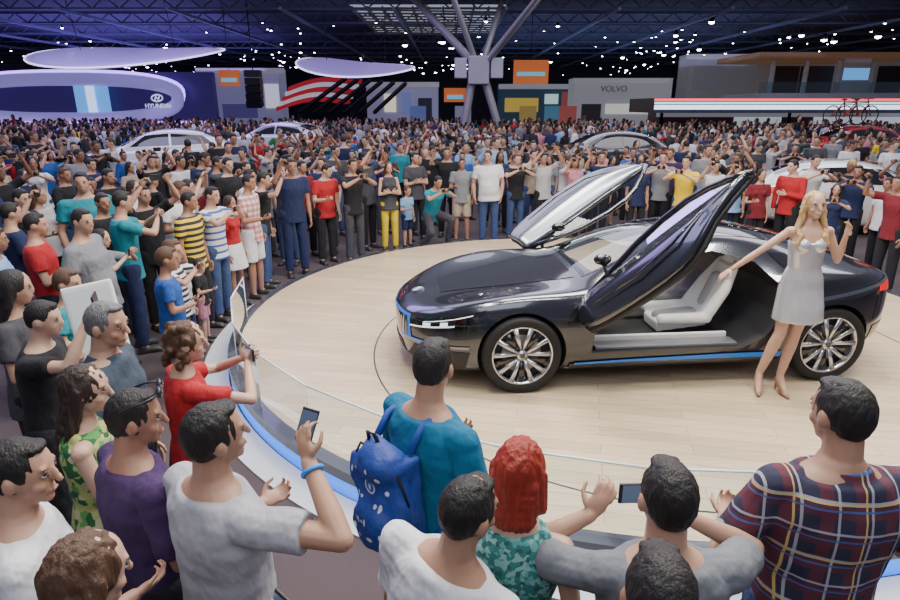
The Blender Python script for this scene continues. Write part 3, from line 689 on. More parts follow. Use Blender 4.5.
rows=[(-2.43,.30,.14,.18,.42,.17,.52,.12,.545,.07,.555,.56),(-2.385,.19,.36,.42,.40,.39,.575,.30,.60,.17,.61,.615),
(-2.26,.14,.56,.64,.41,.60,.635,.47,.65,.30,.655,.66),(-2.06,.12,.73,.81,.44,.77,.71,.60,.71,.37,.70,.70),(-1.82,.12,.85,.93,.49,.86,.80,.69,.775,.43,.75,.75),
(-1.40,.13,.86,.975,.55,.90,.875,.71,.84,.45,.81,.81),(-1.05,.13,.86,.955,.55,.88,.86,.72,.875,.5,.87,.88),(-.80,.13,.86,.94,.54,.86,.845,.75,.885,.58,.925,.94),
(-.45,.13,.86,.93,.54,.85,.84,.77,.91,.62,1.07,1.11),(-.10,.13,.86,.93,.54,.85,.85,.77,.93,.60,1.19,1.23),(.25,.13,.86,.93,.54,.85,.87,.77,.95,.57,1.245,1.29),
(.60,.13,.86,.94,.55,.87,.90,.76,.97,.54,1.24,1.29),(.95,.14,.86,.96,.56,.91,.95,.74,1.0,.49,1.19,1.25),(1.36,.16,.86,.99,.58,.93,.985,.69,1.01,.44,1.09,1.155),
(1.70,.20,.82,.95,.60,.88,.97,.65,.98,.40,1.01,1.06),(1.94,.26,.70,.83,.62,.77,.935,.59,.95,.36,.97,.985),(2.06,.34,.56,.66,.64,.62,.89,.5,.91,.34,.93,.94),(2.12,.42,.38,.48,.65,.44,.81,.36,.83,.26,.84,.845)]
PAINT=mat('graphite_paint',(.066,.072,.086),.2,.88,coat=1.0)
PAINT2=mat('silver_blade_door_sheen',(.20,.225,.26),.28,.85,coat=1.0)  # silver for the blades; on the far door, a reflection put into colour
GBLK=mat('gloss_black',(.006,.006,.007),.08,coat=1.0); TRIM=mat('dark_interior',(.02,.02,.022),.6); CREAM=mat('cream_leather',(.86,.84,.80),.45,bump=.2,bscale=30,emit=.04,ecol=(1,.97,.92))  # cream leather has a faint glow added to offset the cabin shadow
BLUE=mat('blue_accent',(.02,.22,.85),.3,emit=.12); SILV=mat('rim_silver',(.66,.67,.69),.25,.9); TYRE=mat('tyre_rubber',(.012,.012,.013),.75); LEDW=mat('lamp_white',(.8,.85,.9),.2,emit=.9,ecol=(.85,.93,1)); REDL=mat('tail_red',(.6,.01,.01),.2,emit=.5,ecol=(1,.02,.02))
CLEAR=glassm('windscreen_glass',(.78,.84,.85),refl=1.6)
RZC=rad(5.2); CARP=V((1.90,5.74,.2))
car=empty('sports_car',CARP,RZC,'dark graphite two-seat sports coupe with both doors swung up on the stage','car')
sm=shell(rows,3)
bvh=BVHTree.FromPolygons([v.co for v in sm.vertices],[p.vertices for p in sm.polygons])
def cut(me,cutters,mats):
    o=link('tmp',me,mats); tmp=[]
    for cb,cm in cutters:
        co=link('cut',cb.mesh(smooth=False),cm); tmp.append(co); m=o.modifiers.new('b','BOOLEAN'); m.operation='DIFFERENCE'; m.solver='EXACT'; m.object=co
        try: m.material_mode='TRANSFER'
        except Exception: pass
    r=evalmods(o)
    for co in tmp: bpy.data.objects.remove(co)
    return r
cuts=[]
tun=[(-.78,.34),(.58,.34),(.76,.44),(.88,.64),(.88,.86),(.72,1.05),(.35,1.14),(0,1.105),(-.35,.985),(-.72,.84)]
cuts.append((Blob().prism(tun,lambda a,b_,t:V((a,t,b_)),-1.3,1.3),TRIM))
cuts.append((Blob().prism([(-.76,-.56),(.0,-.47),(.0,.47),(-.76,.56)],lambda a,b_,t:V((a,b_,t)),.7,1.6),TRIM))
WX=(-1.38,1.36)
for x in WX:
    for s in (-1,1):
        b=Blob(); b.cone((x,s*.66,.345),(x,s*1.3,.345),.38,.38,40); cuts.append((b,TRIM))
body=cut(sm.copy(),cuts,[PAINT])
for p in body.polygons: p.use_smooth=True
try: body.set_sharp_from_angle(angle=rad(32))
except Exception as e: print('sharp',e)
link('body',body,None,car)
def patch(corn,ax,off=.004,nu=16,nv=8,bv=bvh):
    (a,b_,c_,d_)=[V((*q,0)) for q in corn]; b=Blob(); vs=[];ok=[]
    for j in range(nv+1):
        for i in range(nu+1):
            u,v=i/nu,j/nv; q=(a*(1-u)+b_*u)*(1-v)+(d_*(1-u)+c_*u)*v
            if ax=='z': og,dr=V((q.x,q.y,3)),V((0,0,-1))
            elif ax=='y-': og,dr=V((q.x,-3,q.y)),V((0,1,0))
            elif ax=='y+': og,dr=V((q.x,3,q.y)),V((0,-1,0))
            elif ax=='x-': og,dr=V((-5,q.x,q.y)),V((1,0,0))
            else: og,dr=V((5,q.x,q.y)),V((-1,0,0))
            h=bv.ray_cast(og,dr)
            if h[0] is None: vs.append(og); ok.append(False)
            else:
                nn=h[1] if h[1].dot(dr)<0 else -h[1]; vs.append(h[0]+nn*off); ok.append(True)
    n1=nu+1; fs=[]
    for j in range(nv):
        for i in range(nu):
            f=(j*n1+i,j*n1+i+1,(j+1)*n1+i+1,(j+1)*n1+i)
            if all(ok[k] for k in f): fs.append(f)
    b.add(vs,fs); me=b.mesh(recalc=False)
    bm=bmesh.new(); bm.from_mesh(me); bmesh.ops.delete(bm,geom=[v for v in bm.verts if not v.link_faces],context='VERTS'); bm.to_mesh(me); bm.free(); return me
def cp(name,corn,ax,m,off=.004,par=car,**k): return link(name,patch(corn,ax,off,**k),m,par)
cp('windscreen',[(-.80,-.59),(.03,-.49),(.03,.49),(-.80,.59)],'z',CLEAR,.003,nu=20,nv=20)
cp('bonnet_panel',[(-.85,-.55),(-.85,.55),(-2.02,.24),(-2.02,-.24)],'z',GBLK)
cp('roof_panel',[(.08,-.48),(.95,-.44),(.95,.44),(.08,.48)],'z',GBLK)
cp('rear_window',[(1.02,-.4),(1.72,-.34),(1.72,.34),(1.02,.4)],'z',GBLK)
for s in (-1,1):
    ax='y-' if s<0 else 'y+'
    cp('headlight',[(-2.36,.49),(-1.84,.585),(-1.68,.745),(-2.30,.585)],ax,GBLK,.006,nu=24)
    cp('lamp_strip',[(-2.31,.505),(-1.95,.585),(-1.94,.60),(-2.30,.52)],ax,LEDW,.010)
    cp('lamp_strip',[(-2.20,.575),(-1.80,.69),(-1.79,.70),(-2.19,.585)],ax,LEDW,.010)
    for xx in (-2.17,-2.03):
        zc=.555+(xx+2.17)*.24; cp('lamp_lens',[(xx-.03,zc-.02),(xx+.03,zc-.008),(xx+.035,zc+.03),(xx-.025,zc+.018)],ax,LEDW,.013,nu=4,nv=4)
    cp('bumper_vent',[(-2.34,.19),(-1.86,.18),(-1.82,.37),(-2.28,.35)],ax,TRIM,.006)
    cp('bumper_blade',[(-2.38,.37),(-1.83,.40),(-1.82,.425),(-2.38,.39)],ax,PAINT2,.012)
    cp('blue_line',[(-2.37,.39),(-2.05,.41),(-2.05,.425),(-2.37,.405)],ax,BLUE,.014)
    cp('side_skirt',[(-.96,.145),(.94,.145),(.94,.245),(-.96,.245)],ax,GBLK,.012)
    cp('skirt_stripe',[(-.92,.240),(.94,.250),(.94,.305),(-.92,.256)],ax,BLUE,.014)
    cp('quarter_window',[(.96,1.0),(1.38,1.02),(1.16,1.09),(.88,1.11)],ax,GBLK)
    cp('flank_blade',[(.98,.72),(1.98,.89),(1.98,.915),(.98,.76)],ax,PAINT2,.010)
    cp('flank_shadow',[(.98,.79),(1.90,.93),(1.8,.965),(.98,.90)],ax,GBLK,.005)
    cp('tail_light',[(1.78,.81),(2.03,.79),(2.02,.87),(1.80,.885)],ax,REDL,.008)
    cp('rear_flank_panel',[(1.76,.33),(2.04,.36),(2.04,.52),(1.78,.50)],ax,GBLK,.005)
    cp('fender_line',[(-1.0,.60),(-.80,.62),(-.80,.66),(-1.0,.63)],ax,GBLK,.006)
    cp('kidney_surround',[(s*.03,.365),(s*.56,.39),(s*.52,.60),(s*.04,.57)],'x-',BLUE,.007,nu=24)
    cp('kidney_grille',[(s*.05,.39),(s*.52,.415),(s*.485,.575),(s*.06,.55)],'x-',GBLK,.013,nu=24)
    for k in range(8):
        yk=s*(.09+k*.05); cp('grille_bar',[(yk,.41),(yk+s*.016,.41),(yk+s*.016,.555),(yk,.555)],'x-',SILV,.018,nu=2,nv=4)
cp('lower_grille',[(-.42,.19),(.42,.19),(.38,.32),(-.38,.32)],'x-',TRIM,.006)
h=bvh.ray_cast(V((-2.22,0,3)),V((0,0,-1)))
nn=h[1] if h[1].z>0 else -h[1]; d,x_,y_=Blob().frame(nn); ce=h[0]
em_=Blob(); em_.cone(ce,ce+nn*.012,.060,.060,24); emo=link('emblem',em_.mesh(smooth=False),SILV,car)
for q in range(4):
    b=Blob(); pts=[ce+nn*.0135]+[ce+nn*.0135+(x_*math.cos(a)+y_*math.sin(a))*.042 for a in [PI/2*q+PI/2*k/6 for k in range(7)]]; b.add(pts,[tuple(range(8))]); link('emblem_quadrant',b.mesh(smooth=False),BLUE if q%2 else WHITE,emo)
def lathe(prof,cx,cz,n=48):
    b=Blob(); vs=[]
    for y,r in prof:
        for i in range(n): a=2*PI*i/n; vs.append((cx+r*math.cos(a),y,cz+r*math.sin(a)))
    b.add(vs,[(j*n+i,j*n+(i+1)%n,(j+1)*n+(i+1)%n,(j+1)*n+i) for j in range(len(prof)-1) for i in range(n)]); return b.mesh()
def wheel(par,x,s,yo,R,det=True):
    z=R; k=R/.345; f=lambda d:s*(yo-d)
    t=lathe([(f(.20),.25*k),(f(.21),.32*k),(f(.18),.342*k),(f(.04),.342*k),(f(.005),.33*k),(f(0),.30*k),(f(.012),.262*k),(f(.04),.256*k),(f(.2),.25*k)],x,z); w_=link('wheel',t,TYRE,par)
    r=lathe([(f(.19),.249*k),(f(.02),.261*k),(f(.008),.261*k),(f(.012),.249*k),(f(.07),.243*k)],x,z); link('rim',r,SILV,w_)
    bd=lathe([(f(.09),.0005),(f(.09),.24*k)],x,z); link('wheel_well',bd,TRIM,w_)
    nsp=5
    for q in range(nsp):
        b=Blob(); a=2*PI*q/nsp+PI/2
        for da in (-.24,.24):
            p0=V((x+.045*k*math.cos(a+da*.6),f(.035),z+.045*k*math.sin(a+da*.6))); p1=V((x+.25*k*math.cos(a+da*1.15),f(.018),z+.25*k*math.sin(a+da*1.15)))
            d=(p1-p0).normalized(); sd=d.cross(V((0,1,0))).normalized(); b.loft([(p0,sd*.013*k,V((0,.012,0))),(p1,sd*.024*k,V((0,.012,0)))],8)
        link('spoke',b.mesh(),SILV,w_)
    b=Blob(); b.cone((x,f(.055),z),(x,f(.02),z),.05*k,.042*k,20); link('hub',b.mesh(),SILV,w_)
    if det:
        for q in range(nsp):
            b=Blob(); a=2*PI*(q+.5)/nsp+PI/2; p0=V((x+.06*math.cos(a),f(.045),z+.06*math.sin(a))); p1=V((x+.245*math.cos(a),f(.035),z+.245*math.sin(a)))
            d=(p1-p0).normalized(); sd=d.cross(V((0,1,0))).normalized(); b.loft([(p0,sd*.012,V((0,.01,0))),(p1,sd*.042,V((0,.01,0)))],8); link('spoke_insert',b.mesh(),GBLK,w_)
        link('brake_disc',lathe([(f(.085),.06),(f(.08),.17)],x,z),GREY,w_)
        b=Blob(); b.cone((x,f(.02),z),(x,f(.016),z),.024,.024,16); link('hub_cap',b.mesh(smooth=False),GBLK,w_)
for x in WX:
    for s in (-1,1): wheel(car,x,s,.968,.345)
def seat(y):
    b=Blob()
    b.box((.20,y,.43),(.24,.15,.05),M.Rotation(rad(-6),3,'Y'))
    for s in (-1,1):
        b.limb((-.02,y+s*.19,.50),(.40,y+s*.20,.50),.045,.055); b.limb((.42,y+s*.20,.55),(.55,y+s*.19,.76),.055,.05); b.limb((.55,y+s*.19,.76),(.66,y+s*.12,.97),.05,.035)
    Rb=M.Rotation(rad(24),3,'Y'); b.box((.54,y,.72),(.035,.14,.26),Rb,.8); b.ball((.69,y,1.02),(.045,.11,.075),Rb)
    st_=link('seat',remesh(b,.012,3),CREAM,car)
    b=Blob(); b.limb((.02,y,.475),(.34,y,.475),.05,.07); b.limb((.46,y,.60),(.56,y,.84),.05,.05); link('seat_insert',remesh(b,.012,3),mat('light_grey_fabric',(.42,.42,.43),.8),st_)
seat(-.38); seat(.38)
DASH=mat('dash_grey',(.16,.16,.165),.5)
b=Blob(); b.loft([(V((-.72,-.78,.72)),V((.16,0,0)),V((0,0,.10))),(V((-.66,-.4,.76)),V((.2,0,0)),V((0,0,.12))),(V((-.68,0,.76)),V((.17,0,0)),V((0,0,.11))),(V((-.68,.4,.75)),V((.17,0,0)),V((0,0,.11))),(V((-.72,.78,.72)),V((.16,0,0)),V((0,0,.10)))],16); link('dashboard',b.mesh(),DASH,car)
b=Blob(); b.box((.02,0,.45),(.6,.1,.11)); link('centre_console',flat_bevel(b,.03,3,[mat('console_grey',(.3,.29,.28),.5)]),None,car)
b=Blob(); cs_=V((-.34,-.38,.78)); ax_=V((.86,0,.5)).normalized(); d,x_,y_=b.frame(ax_); b.tube([cs_+x_*.17*math.cos(a)+y_*.17*math.sin(a) for a in [2*PI*i/28 for i in range(28)]],.015,8,True)
b.limb(cs_-x_*.16,cs_+x_*.16,.014,.014,8); b.limb(cs_,cs_-y_*.15 if y_.z>0 else cs_+y_*.15,.014,.014,8); b.limb(cs_,cs_-ax_*.2,.03,.035,8); link('steering_wheel',b.mesh(),BLACK,car)
for s in (-1,1):
    b=Blob(); b.box((-.08,s*.80,.355),(.64,.075,.012)); link('sill_plate',b.mesh(smooth=False),GREY,car)
    b=Blob(); b.box((-.08,s*.70,.38),(.62,.02,.03)); link('sill_cushion',flat_bevel(b,.01,2,[CREAM]),None,car)
Rl=M.Rotation(-RZC,3,'Z')
for s in (-1,1):
    if s<0:
        U=V((.45,-.56,.70)).normalized(); W=V((.26,.83,.48)); W=(W-U*W.dot(U)).normalized(); Nn=U.cross(W); O=V((-.86,-.845,.76))-W*.34
        PM=PAINT; LS=1.0; WS=1.06; TS=.82
    else:
        w0=aty(505,234,6.75); w1=aty(611,149,7.35); O=Rl@(w0-CARP); U=(Rl@(w1-w0)); LS=U.length/1.58; U.normalize()
        W=Rl@V((.62,-.70,-.20)); W=(W-U*W.dot(U)).normalized(); Nn=U.cross(W)
        cd_=Rl@(V((0,0,CZ))-w0)
        if Nn.dot(cd_)<0: Nn=-Nn
        PM=PAINT2; WS=1.02; TS=1.0  # far door's bright reflection is painted in as a lighter metal
    fn=lambda a,b_,t,O=O,U=U,W=W,Nn=Nn,LS=LS,WS=WS: O+U*a*LS+W*b_*WS+Nn*(t+.05*math.sin(PI*min(1,max(0,b_/.45)))-.02*a*a)
    lo=[(0,.10),(.06,.02),(.3,-.02),(.7,-.03),(1.05,-.01),(1.22,.08),(1.34,.20),(1.48,.31),(1.62,.455)]; up=[(0,.34),(.06,.385),(.3,.41),(.6,.43),(.95,.445),(1.18,.455),(1.36,.46),(1.50,.465),(1.63,.47)]
    def gridp(t0,t1,nv=8):
        b=Blob(); vs=[]; nu=len(lo)
        for t in (t0,t1):
            for j in range(nv+1):
                for i in range(nu):
                    q=V((*lo[i],0)).lerp(V((*up[i],0)),j/nv); crease=.018*max(0,1-abs(j/nv-.55)/.2); vs.append(fn(q.x,q.y,t+(crease if t==t0 else 0)))
        n0=(nv+1)*nu; fs=[]
        for k in (0,1):
            for j in range(nv):
                for i in range(nu-1): fs.append((k*n0+j*nu+i,k*n0+j*nu+i+1,k*n0+(j+1)*nu+i+1,k*n0+(j+1)*nu+i))
        rim=[i for i in range(nu)]+[j*nu+nu-1 for j in range(1,nv+1)]+[nv*nu+i for i in range(nu-2,-1,-1)]+[j*nu for j in range(nv-1,0,-1)]
        for a,b2 in zip(rim,rim[1:]+rim[:1]): fs.append((a,b2,b2+n0,a+n0))
        b.add(vs,fs); return b
    o=link('tmp',gridp(0,-.05).mesh(),PM); m=o.modifiers.new('s','SUBSURF'); m.levels=1
    dm=evalmods(o)
    for p in dm.polygons: p.use_smooth=True
    door=link('door',dm,None,car)
    link('door_lining',gridp(-.055,-.085).mesh(),TRIM,door)
    top=[(.06,.38),(.30,.49),(.60,.61),(.88,.67),(1.12,.68),(1.30,.64),(1.48,.56),(1.64,.46)]
    top=[(a,.43+(c_-.43)*TS if c_>.43 else c_) for a,c_ in top]
    b=Blob(); b.tube([fn(a,c_,-.03) for a,c_ in top],.026,8); b.tube([fn(a,c_,-.03) for a,c_ in [(.08,.39),(.6,.435),(1.1,.455),(1.63,.47)]],.020,8); link('window_frame',b.mesh(),GBLK if s<0 else PAINT,door)
    b=Blob(); lowl=[(a,.39+.08*min(1,a/1.5)) for a,_ in top]; vs=[fn(a,c_,-.03) for a,c_ in top]+[fn(a,c_,-.03) for a,c_ in lowl]; n8=len(top)
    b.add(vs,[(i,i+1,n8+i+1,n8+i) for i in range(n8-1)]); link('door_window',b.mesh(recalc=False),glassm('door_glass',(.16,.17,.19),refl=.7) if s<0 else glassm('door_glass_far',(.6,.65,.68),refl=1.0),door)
    b=Blob(); mp=fn(.36,.50,.10); b.ball(mp,(.080,.05,.05)); b.limb(fn(.30,.43,-.01),mp,.018,.02); link('mirror',remesh(b,.01,3),GBLK,door)
    b=Blob(); b.tube([fn(.25,.12,.035),fn(.7,.10,.036),fn(1.05,.16,.034),fn(1.30,.30,.02)],[.004,.012,.012,.004],8); link('door_accent',b.mesh(),GBLK,door)
    b=Blob(); b.limb(V((-.74,s*.84,.60)),fn(.32,.18,-.06),.022,.018,8); link('door_strut',b.mesh(),TRIM,door)
    b=Blob(); b.limb(V((-.80,s*.80,.72)),fn(.10,.2,-.05),.03,.03,8); link('hinge_arm',b.mesh(),TRIM,door)
# ---------------------------------------------------------------- other cars
crow=[(-2.1,.30,.5,.55,.45,.5,.62,.4,.66,.25,.68,.69),(-2.02,.2,.7,.78,.45,.72,.72,.6,.76,.4,.78,.79),(-1.6,.18,.8,.87,.5,.8,.84,.68,.88,.45,.9,.905),(-1.0,.18,.82,.88,.55,.82,.92,.72,.96,.52,.985,1.0),
(-.8,.18,.82,.88,.55,.82,.93,.74,.98,.58,1.06,1.08),(-.2,.18,.82,.88,.55,.82,.95,.74,1.0,.6,1.38,1.42),(.4,.18,.82,.88,.55,.82,.96,.74,1.0,.6,1.44,1.49),(1.1,.18,.82,.88,.55,.82,.98,.74,1.02,.58,1.40,1.45),
(1.7,.2,.8,.87,.55,.8,1.0,.72,1.04,.54,1.22,1.26),(1.95,.26,.74,.8,.55,.74,.98,.66,1.02,.46,1.06,1.08),(2.02,.34,.6,.66,.55,.6,.9,.5,.92,.36,.93,.94)]
csm=shell(crow,2); cb_=BVHTree.FromPolygons([v.co for v in csm.vertices],[p.vertices for p in csm.polygons])
def othercar(x,y,rz,z,col,label):
    r=empty('car',(x,y,z),rz,label,'car','cars on the other stands')
    link('body',csm.copy(),mat('paint_'+label.split()[0],col,.25,.2,coat=1),r)
    G=GBLK
    cp('windscreen',[(-.82,-.6),(-.25,-.54),(-.25,.54),(-.82,.6)],'z',G,.006,r,bv=cb_); cp('rear_window',[(1.3,-.5),(1.75,-.5),(1.75,.5),(1.3,.5)],'z',G,.006,r,bv=cb_)
    for s in (-1,1):
        ax='y-' if s<0 else 'y+'
        cp('side_window',[(-.6,1.03),(.38,1.05),(.38,1.36),(-.2,1.32)],ax,G,.006,r,bv=cb_); cp('side_window',[(.44,1.05),(1.5,1.09),(1.25,1.30),(.44,1.36)],ax,G,.006,r,bv=cb_)
        cp('headlight',[(-2.0,s*.45),(-1.95,s*.7),(-1.7,s*.78),(-1.8,s*.55)],'z',LEDW,.006,r,bv=cb_); cp('tail_light',[(1.7,.8),(1.97,.78),(1.97,.92),(1.75,.94)],ax,REDL,.006,r,bv=cb_)
        for wx in (-1.3,1.25):
            b=Blob(); b.cone((wx,s*.7,.33),(wx,s*.886,.33),.38,.38,24); link('wheel_arch',b.mesh(smooth=False),TRIM,r); wheel(r,wx,s,.91,.32,False)
def plinth(x,y,r,h,label):
    b=Blob(); b.cone((0,0,0),(0,0,h),r,r,48); tag(link('car_plinth',b.mesh(smooth=False),WHITE,None,(x,y,0)),label,'plinth')
spec=[(-8.3,17.5,rad(20),.45,(.75,.75,.78),'white hatchback on a plinth in the left crowd'),(-6.6,23.5,rad(-15),.5,(.6,.62,.66),'silver hatchback on a plinth further back in the left crowd'),
(4.6,19.0,rad(10),.35,(.03,.03,.035),'black hatchback half hidden behind the raised far door'),(8.7,12.8,rad(160),.0,(.7,.7,.72),'pearl hatchback behind the car tail at the right'),(15.0,23.5,rad(5),.35,(.5,.02,.02),'crimson hatchback with bicycles on the roof at the right')]
for i,(x,y,rz,z,col,lab) in enumerate(spec):
    othercar(x,y,rz,z+.002,col,lab)
    if z>.1: plinth(x,y,2.5,z,'low round white plinth under the '+' '.join(lab.split()[:2])+' '+['in the left crowd','further back at left','behind the far door','','with bicycles'][i])
def bicycle(x,y,z,rz,label):
    r=empty('bicycle',(x,y,z),rz,label,'bicycle','bicycles on the car roof')
    for wx in (-.52,.52):
        b=Blob(); b.tube([(wx+.33*math.cos(a),0,.35+.33*math.sin(a)) for a in [2*PI*i/28 for i in range(28)]],.022,6,True)
        for i in range(8): a=PI*i/8; b.cone((wx-.32*math.cos(a),0,.35-.32*math.sin(a)),(wx+.32*math.cos(a),0,.35+.32*math.sin(a)),.003,.003,4)
        link('wheel',b.mesh(),TYRE,r)
    b=Blob()
    for p,q in (((-.52,0,.35),(-.12,0,.8)),((-.52,0,.35),(-.02,0,.32)),((-.12,0,.85),(-.02,0,.32)),((-.12,0,.78),(.35,0,.8)),((-.02,0,.32),(.38,0,.72)),((.52,0,.35),(.33,0,.9))): b.limb(p,q,.022,.022,6)
    link('frame',b.mesh(),mat('bike_red',(.3,.03,.03),.3),r)
    b=Blob(); b.ball((-.14,0,.9),(.12,.05,.03)); link('saddle',b.mesh(),BLACK,r); b=Blob(); b.limb((.33,-.25,.93),(.33,.25,.93),.014,.014,6); link('handlebar',b.mesh(),BLACK,r)
bicycle(14.6,23.2,1.85,rad(5),'left bicycle on the roof of the crimson hatchback'); bicycle(15.5,23.9,1.85,rad(5),'right bicycle on the roof of the crimson hatchback')
# ---------------------------------------------------------------- hall
def S(o): return tag(o,None,None,None,'structure')
b=Blob(); b.box((0,63,8.3),(70,29.5,.1)); S(link('ceiling',b.mesh(smooth=False),mat('ceiling_navy',(.06,.065,.10),.8)))
b=Blob(); b.box((0,92,4.1),(70,.2,4.2)); S(link('wall_back',b.mesh(smooth=False),mat('wall_dark',(.07,.07,.12),.7)))
def em(n,c_,s): return mat(n,c_,.5,emit=s,ecol=c_)
def prect(name,x0,y0,x1,y1,D,dep,m,par=None,l=None,floor=False):
    a=aty(x0,y0,D); c_=aty(x1,y1,D); b=Blob(); zb=0 if floor else c_.z
    ce=V(((a.x+c_.x)/2,D+dep/2,(a.z+zb)/2)); hh=(abs(c_.x-a.x)/2,dep/2,abs(a.z-zb)/2)
    if par: b.box(ce-l,hh); return link(name,b.mesh(smooth=False),m,par)
    b.box((0,0,hh[2]),hh); return link(name,b.mesh(smooth=False),m,None,(ce.x,ce.y,ce.z-hh[2]))
TRS=mat('truss_blue',(.13,.15,.24),.6)
for i,y in enumerate((36,42,48,54,60,66,72,78,84)):
    b=Blob(); b.box((0,0,.28),(60,.12,.06)); b.box((0,0,-.28),(60,.09,.05))
    for k in range(-40,40): b.limb((k*1.5,0,-.28),((k+.5)*1.5,0,.28),.04,.04,4); b.limb(((k+.5)*1.5,0,.28),((k+1)*1.5,0,-.28),.04,.04,4)
    o=link('ceiling_truss',b.mesh(smooth=False),TRS,None,(0,y,7.85)); tag(o,f'long dark blue steel roof truss across the hall, {ordn(i+1)} from the front','truss','roof trusses')
for i in range(14):
    x=-39+i*6; b=Blob(); b.box((0,0,0),(.07,27,.08)); o=link('ceiling_rail',b.mesh(smooth=False),mat('rail_blue',(.2,.22,.34),.6),None,(x,62,7.45)); tag(o,f'lengthwise lighting rail under the ceiling, {ordn(i+1)} from the left','rail','lighting rails')
hb=Blob(); hb.cone((0,0,.25),(0,0,0),.07,.13,10); HM=hb.mesh(); HM.materials.append(BLACK)
lb=Blob(); lb.ball((0,0,-.0),(.12,.12,.08),None,10,6); LM=lb.mesh(); LM.materials.append(mat('spot_lens',(1,1,1),.5,emit=25,ecol=(.9,.93,1)))
LM2=lb.mesh(); LM2.materials.append(mat('spot_lens_violet',(.8,.7,1),.5,emit=18,ecol=(.6,.5,1)))
k=0
cl=[(R_.uniform(-38,38),R_.uniform(37,84)) for _ in range(26)]
for _ in range(320):
    if R_.random()<.6: q=R_.choice(cl); x,y=q[0]+R_.gauss(0,2.2),q[1]+R_.gauss(0,2.5)
    else: x,y=R_.uniform(-42,42),36.5+48*R_.random()**1.3
    if y<36.3: continue
    z=7.0+R_.uniform(-.9,.25); X,Y=proj((x,y,z))
    if X<-5 or X>905 or Y<-3: continue
    sc_=R_.choice([.4,.5,.5,.6,.7,.9,1.4])
    o=link('spotlight',HM,None,None,(x,y,z)); o.scale=(sc_,)*3; tag(o,'small bright white spotlight hanging under the dark hall ceiling','spotlight','ceiling spotlights'); link('lens',LM2 if (X<330 and R_.random()<.5) else LM,None,o); k+=1
print('spots',k)
b=Blob(); b.box((0,0,0),(4.6,7,.02)); S(link('window_1',b.mesh(smooth=False),em('skylight_glow',(.55,.58,.66),.5),None,(-1.3,46,8.17)))
b=Blob()
for i in range(-5,6):
    b.box((i*.9,0,-.1),(.04,7,.12)); b.limb((-4.6,i*1.3,-.12),(4.6,i*1.3+.9,-.12),.05,.05,4)
S(link('trim_1',b.mesh(smooth=False),mat('lattice',(.12,.11,.12),.6),None,(-1.3,46,8.1)))
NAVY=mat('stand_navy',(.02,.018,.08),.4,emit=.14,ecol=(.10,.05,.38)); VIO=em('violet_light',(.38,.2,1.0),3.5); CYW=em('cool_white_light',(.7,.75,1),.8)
ls=empty('left_exhibition_stand',V((aty(80,125,42).x,42,0)),0,'dark stand with large glowing oval frame and screen at far left','exhibition stand')
l0=ls.location.copy()
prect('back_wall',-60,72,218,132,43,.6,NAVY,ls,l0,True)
def oval(cx,cy,rx,ry,D,off,n=48,p=2.6):
    o=[]
    for i in range(n):
        a=2*PI*i/n; ca,sa=math.cos(a),math.sin(a); o.append(aty(cx+rx*math.copysign(abs(ca)**(2/p),ca),cy-ry*math.copysign(abs(sa)**(2/p),sa),D)-off)
    return o
b=Blob(); b.tube(oval(66,99,112,20,42,l0),.42,8,True); link('oval_frame',b.mesh(),mat('frame_white',(.4,.36,.65),.3,emit=.35,ecol=(.45,.38,1)),ls)
b=Blob(); b.tube(oval(66,95,118,24,42.2,l0),.1,6,True); link('neon_line',b.mesh(),VIO,ls)
prect('screen',72,82,112,116,42.4,.1,em('screen_blue',(.1,.35,.75),1.0),ls,l0); prect('screen_figure',84,84,98,116,42.3,.05,em('screen_white',(.6,.8,1),1.2),ls,l0)
def text(s,px,py,D,size,m,par=None,off=None,label=None,cat='sign',name='lettering'):
    cu=bpy.data.curves.new(name,'FONT'); cu.body=s; cu.size=size; cu.extrude=.03; cu.align_x='CENTER'; cu.align_y='CENTER'
    o=bpy.data.objects.new('tmp',cu); C.objects.link(o); dg=bpy.context.evaluated_depsgraph_get(); me=bpy.data.meshes.new_from_object(o.evaluated_get(dg)); bpy.data.objects.remove(o)
    me.materials.clear(); p=aty(px,py,D); o=link(name,me,m,par,p-off if off is not None else p); o.rotation_euler=(PI/2,0,0)
    if label: tag(o,label,cat)
    return o
text('HYUNDAI',158,106,41.4,.38,CYW,ls,l0)
b=Blob(); b.tube(oval(157,98,5.5,3.4,41.4,l0,p=2),.045,6,True)
for dx in (-1.7,1.7): b.limb(aty(157+dx-.6,100,41.4)-l0,aty(157+dx+.6,96,41.4)-l0,.04,.04,6)
b.limb(aty(155,98.5,41.4)-l0,aty(159,97.5,41.4)-l0,.035,.035,6); link('emblem',b.mesh(),CYW,ls)
for k,(x0,x1) in enumerate(((-20,40),(60,120),(140,205))): prect('desk_light',x0,121,x1,124,41,.3,em('pink_light',(.6,.35,1),1.5),ls,l0)
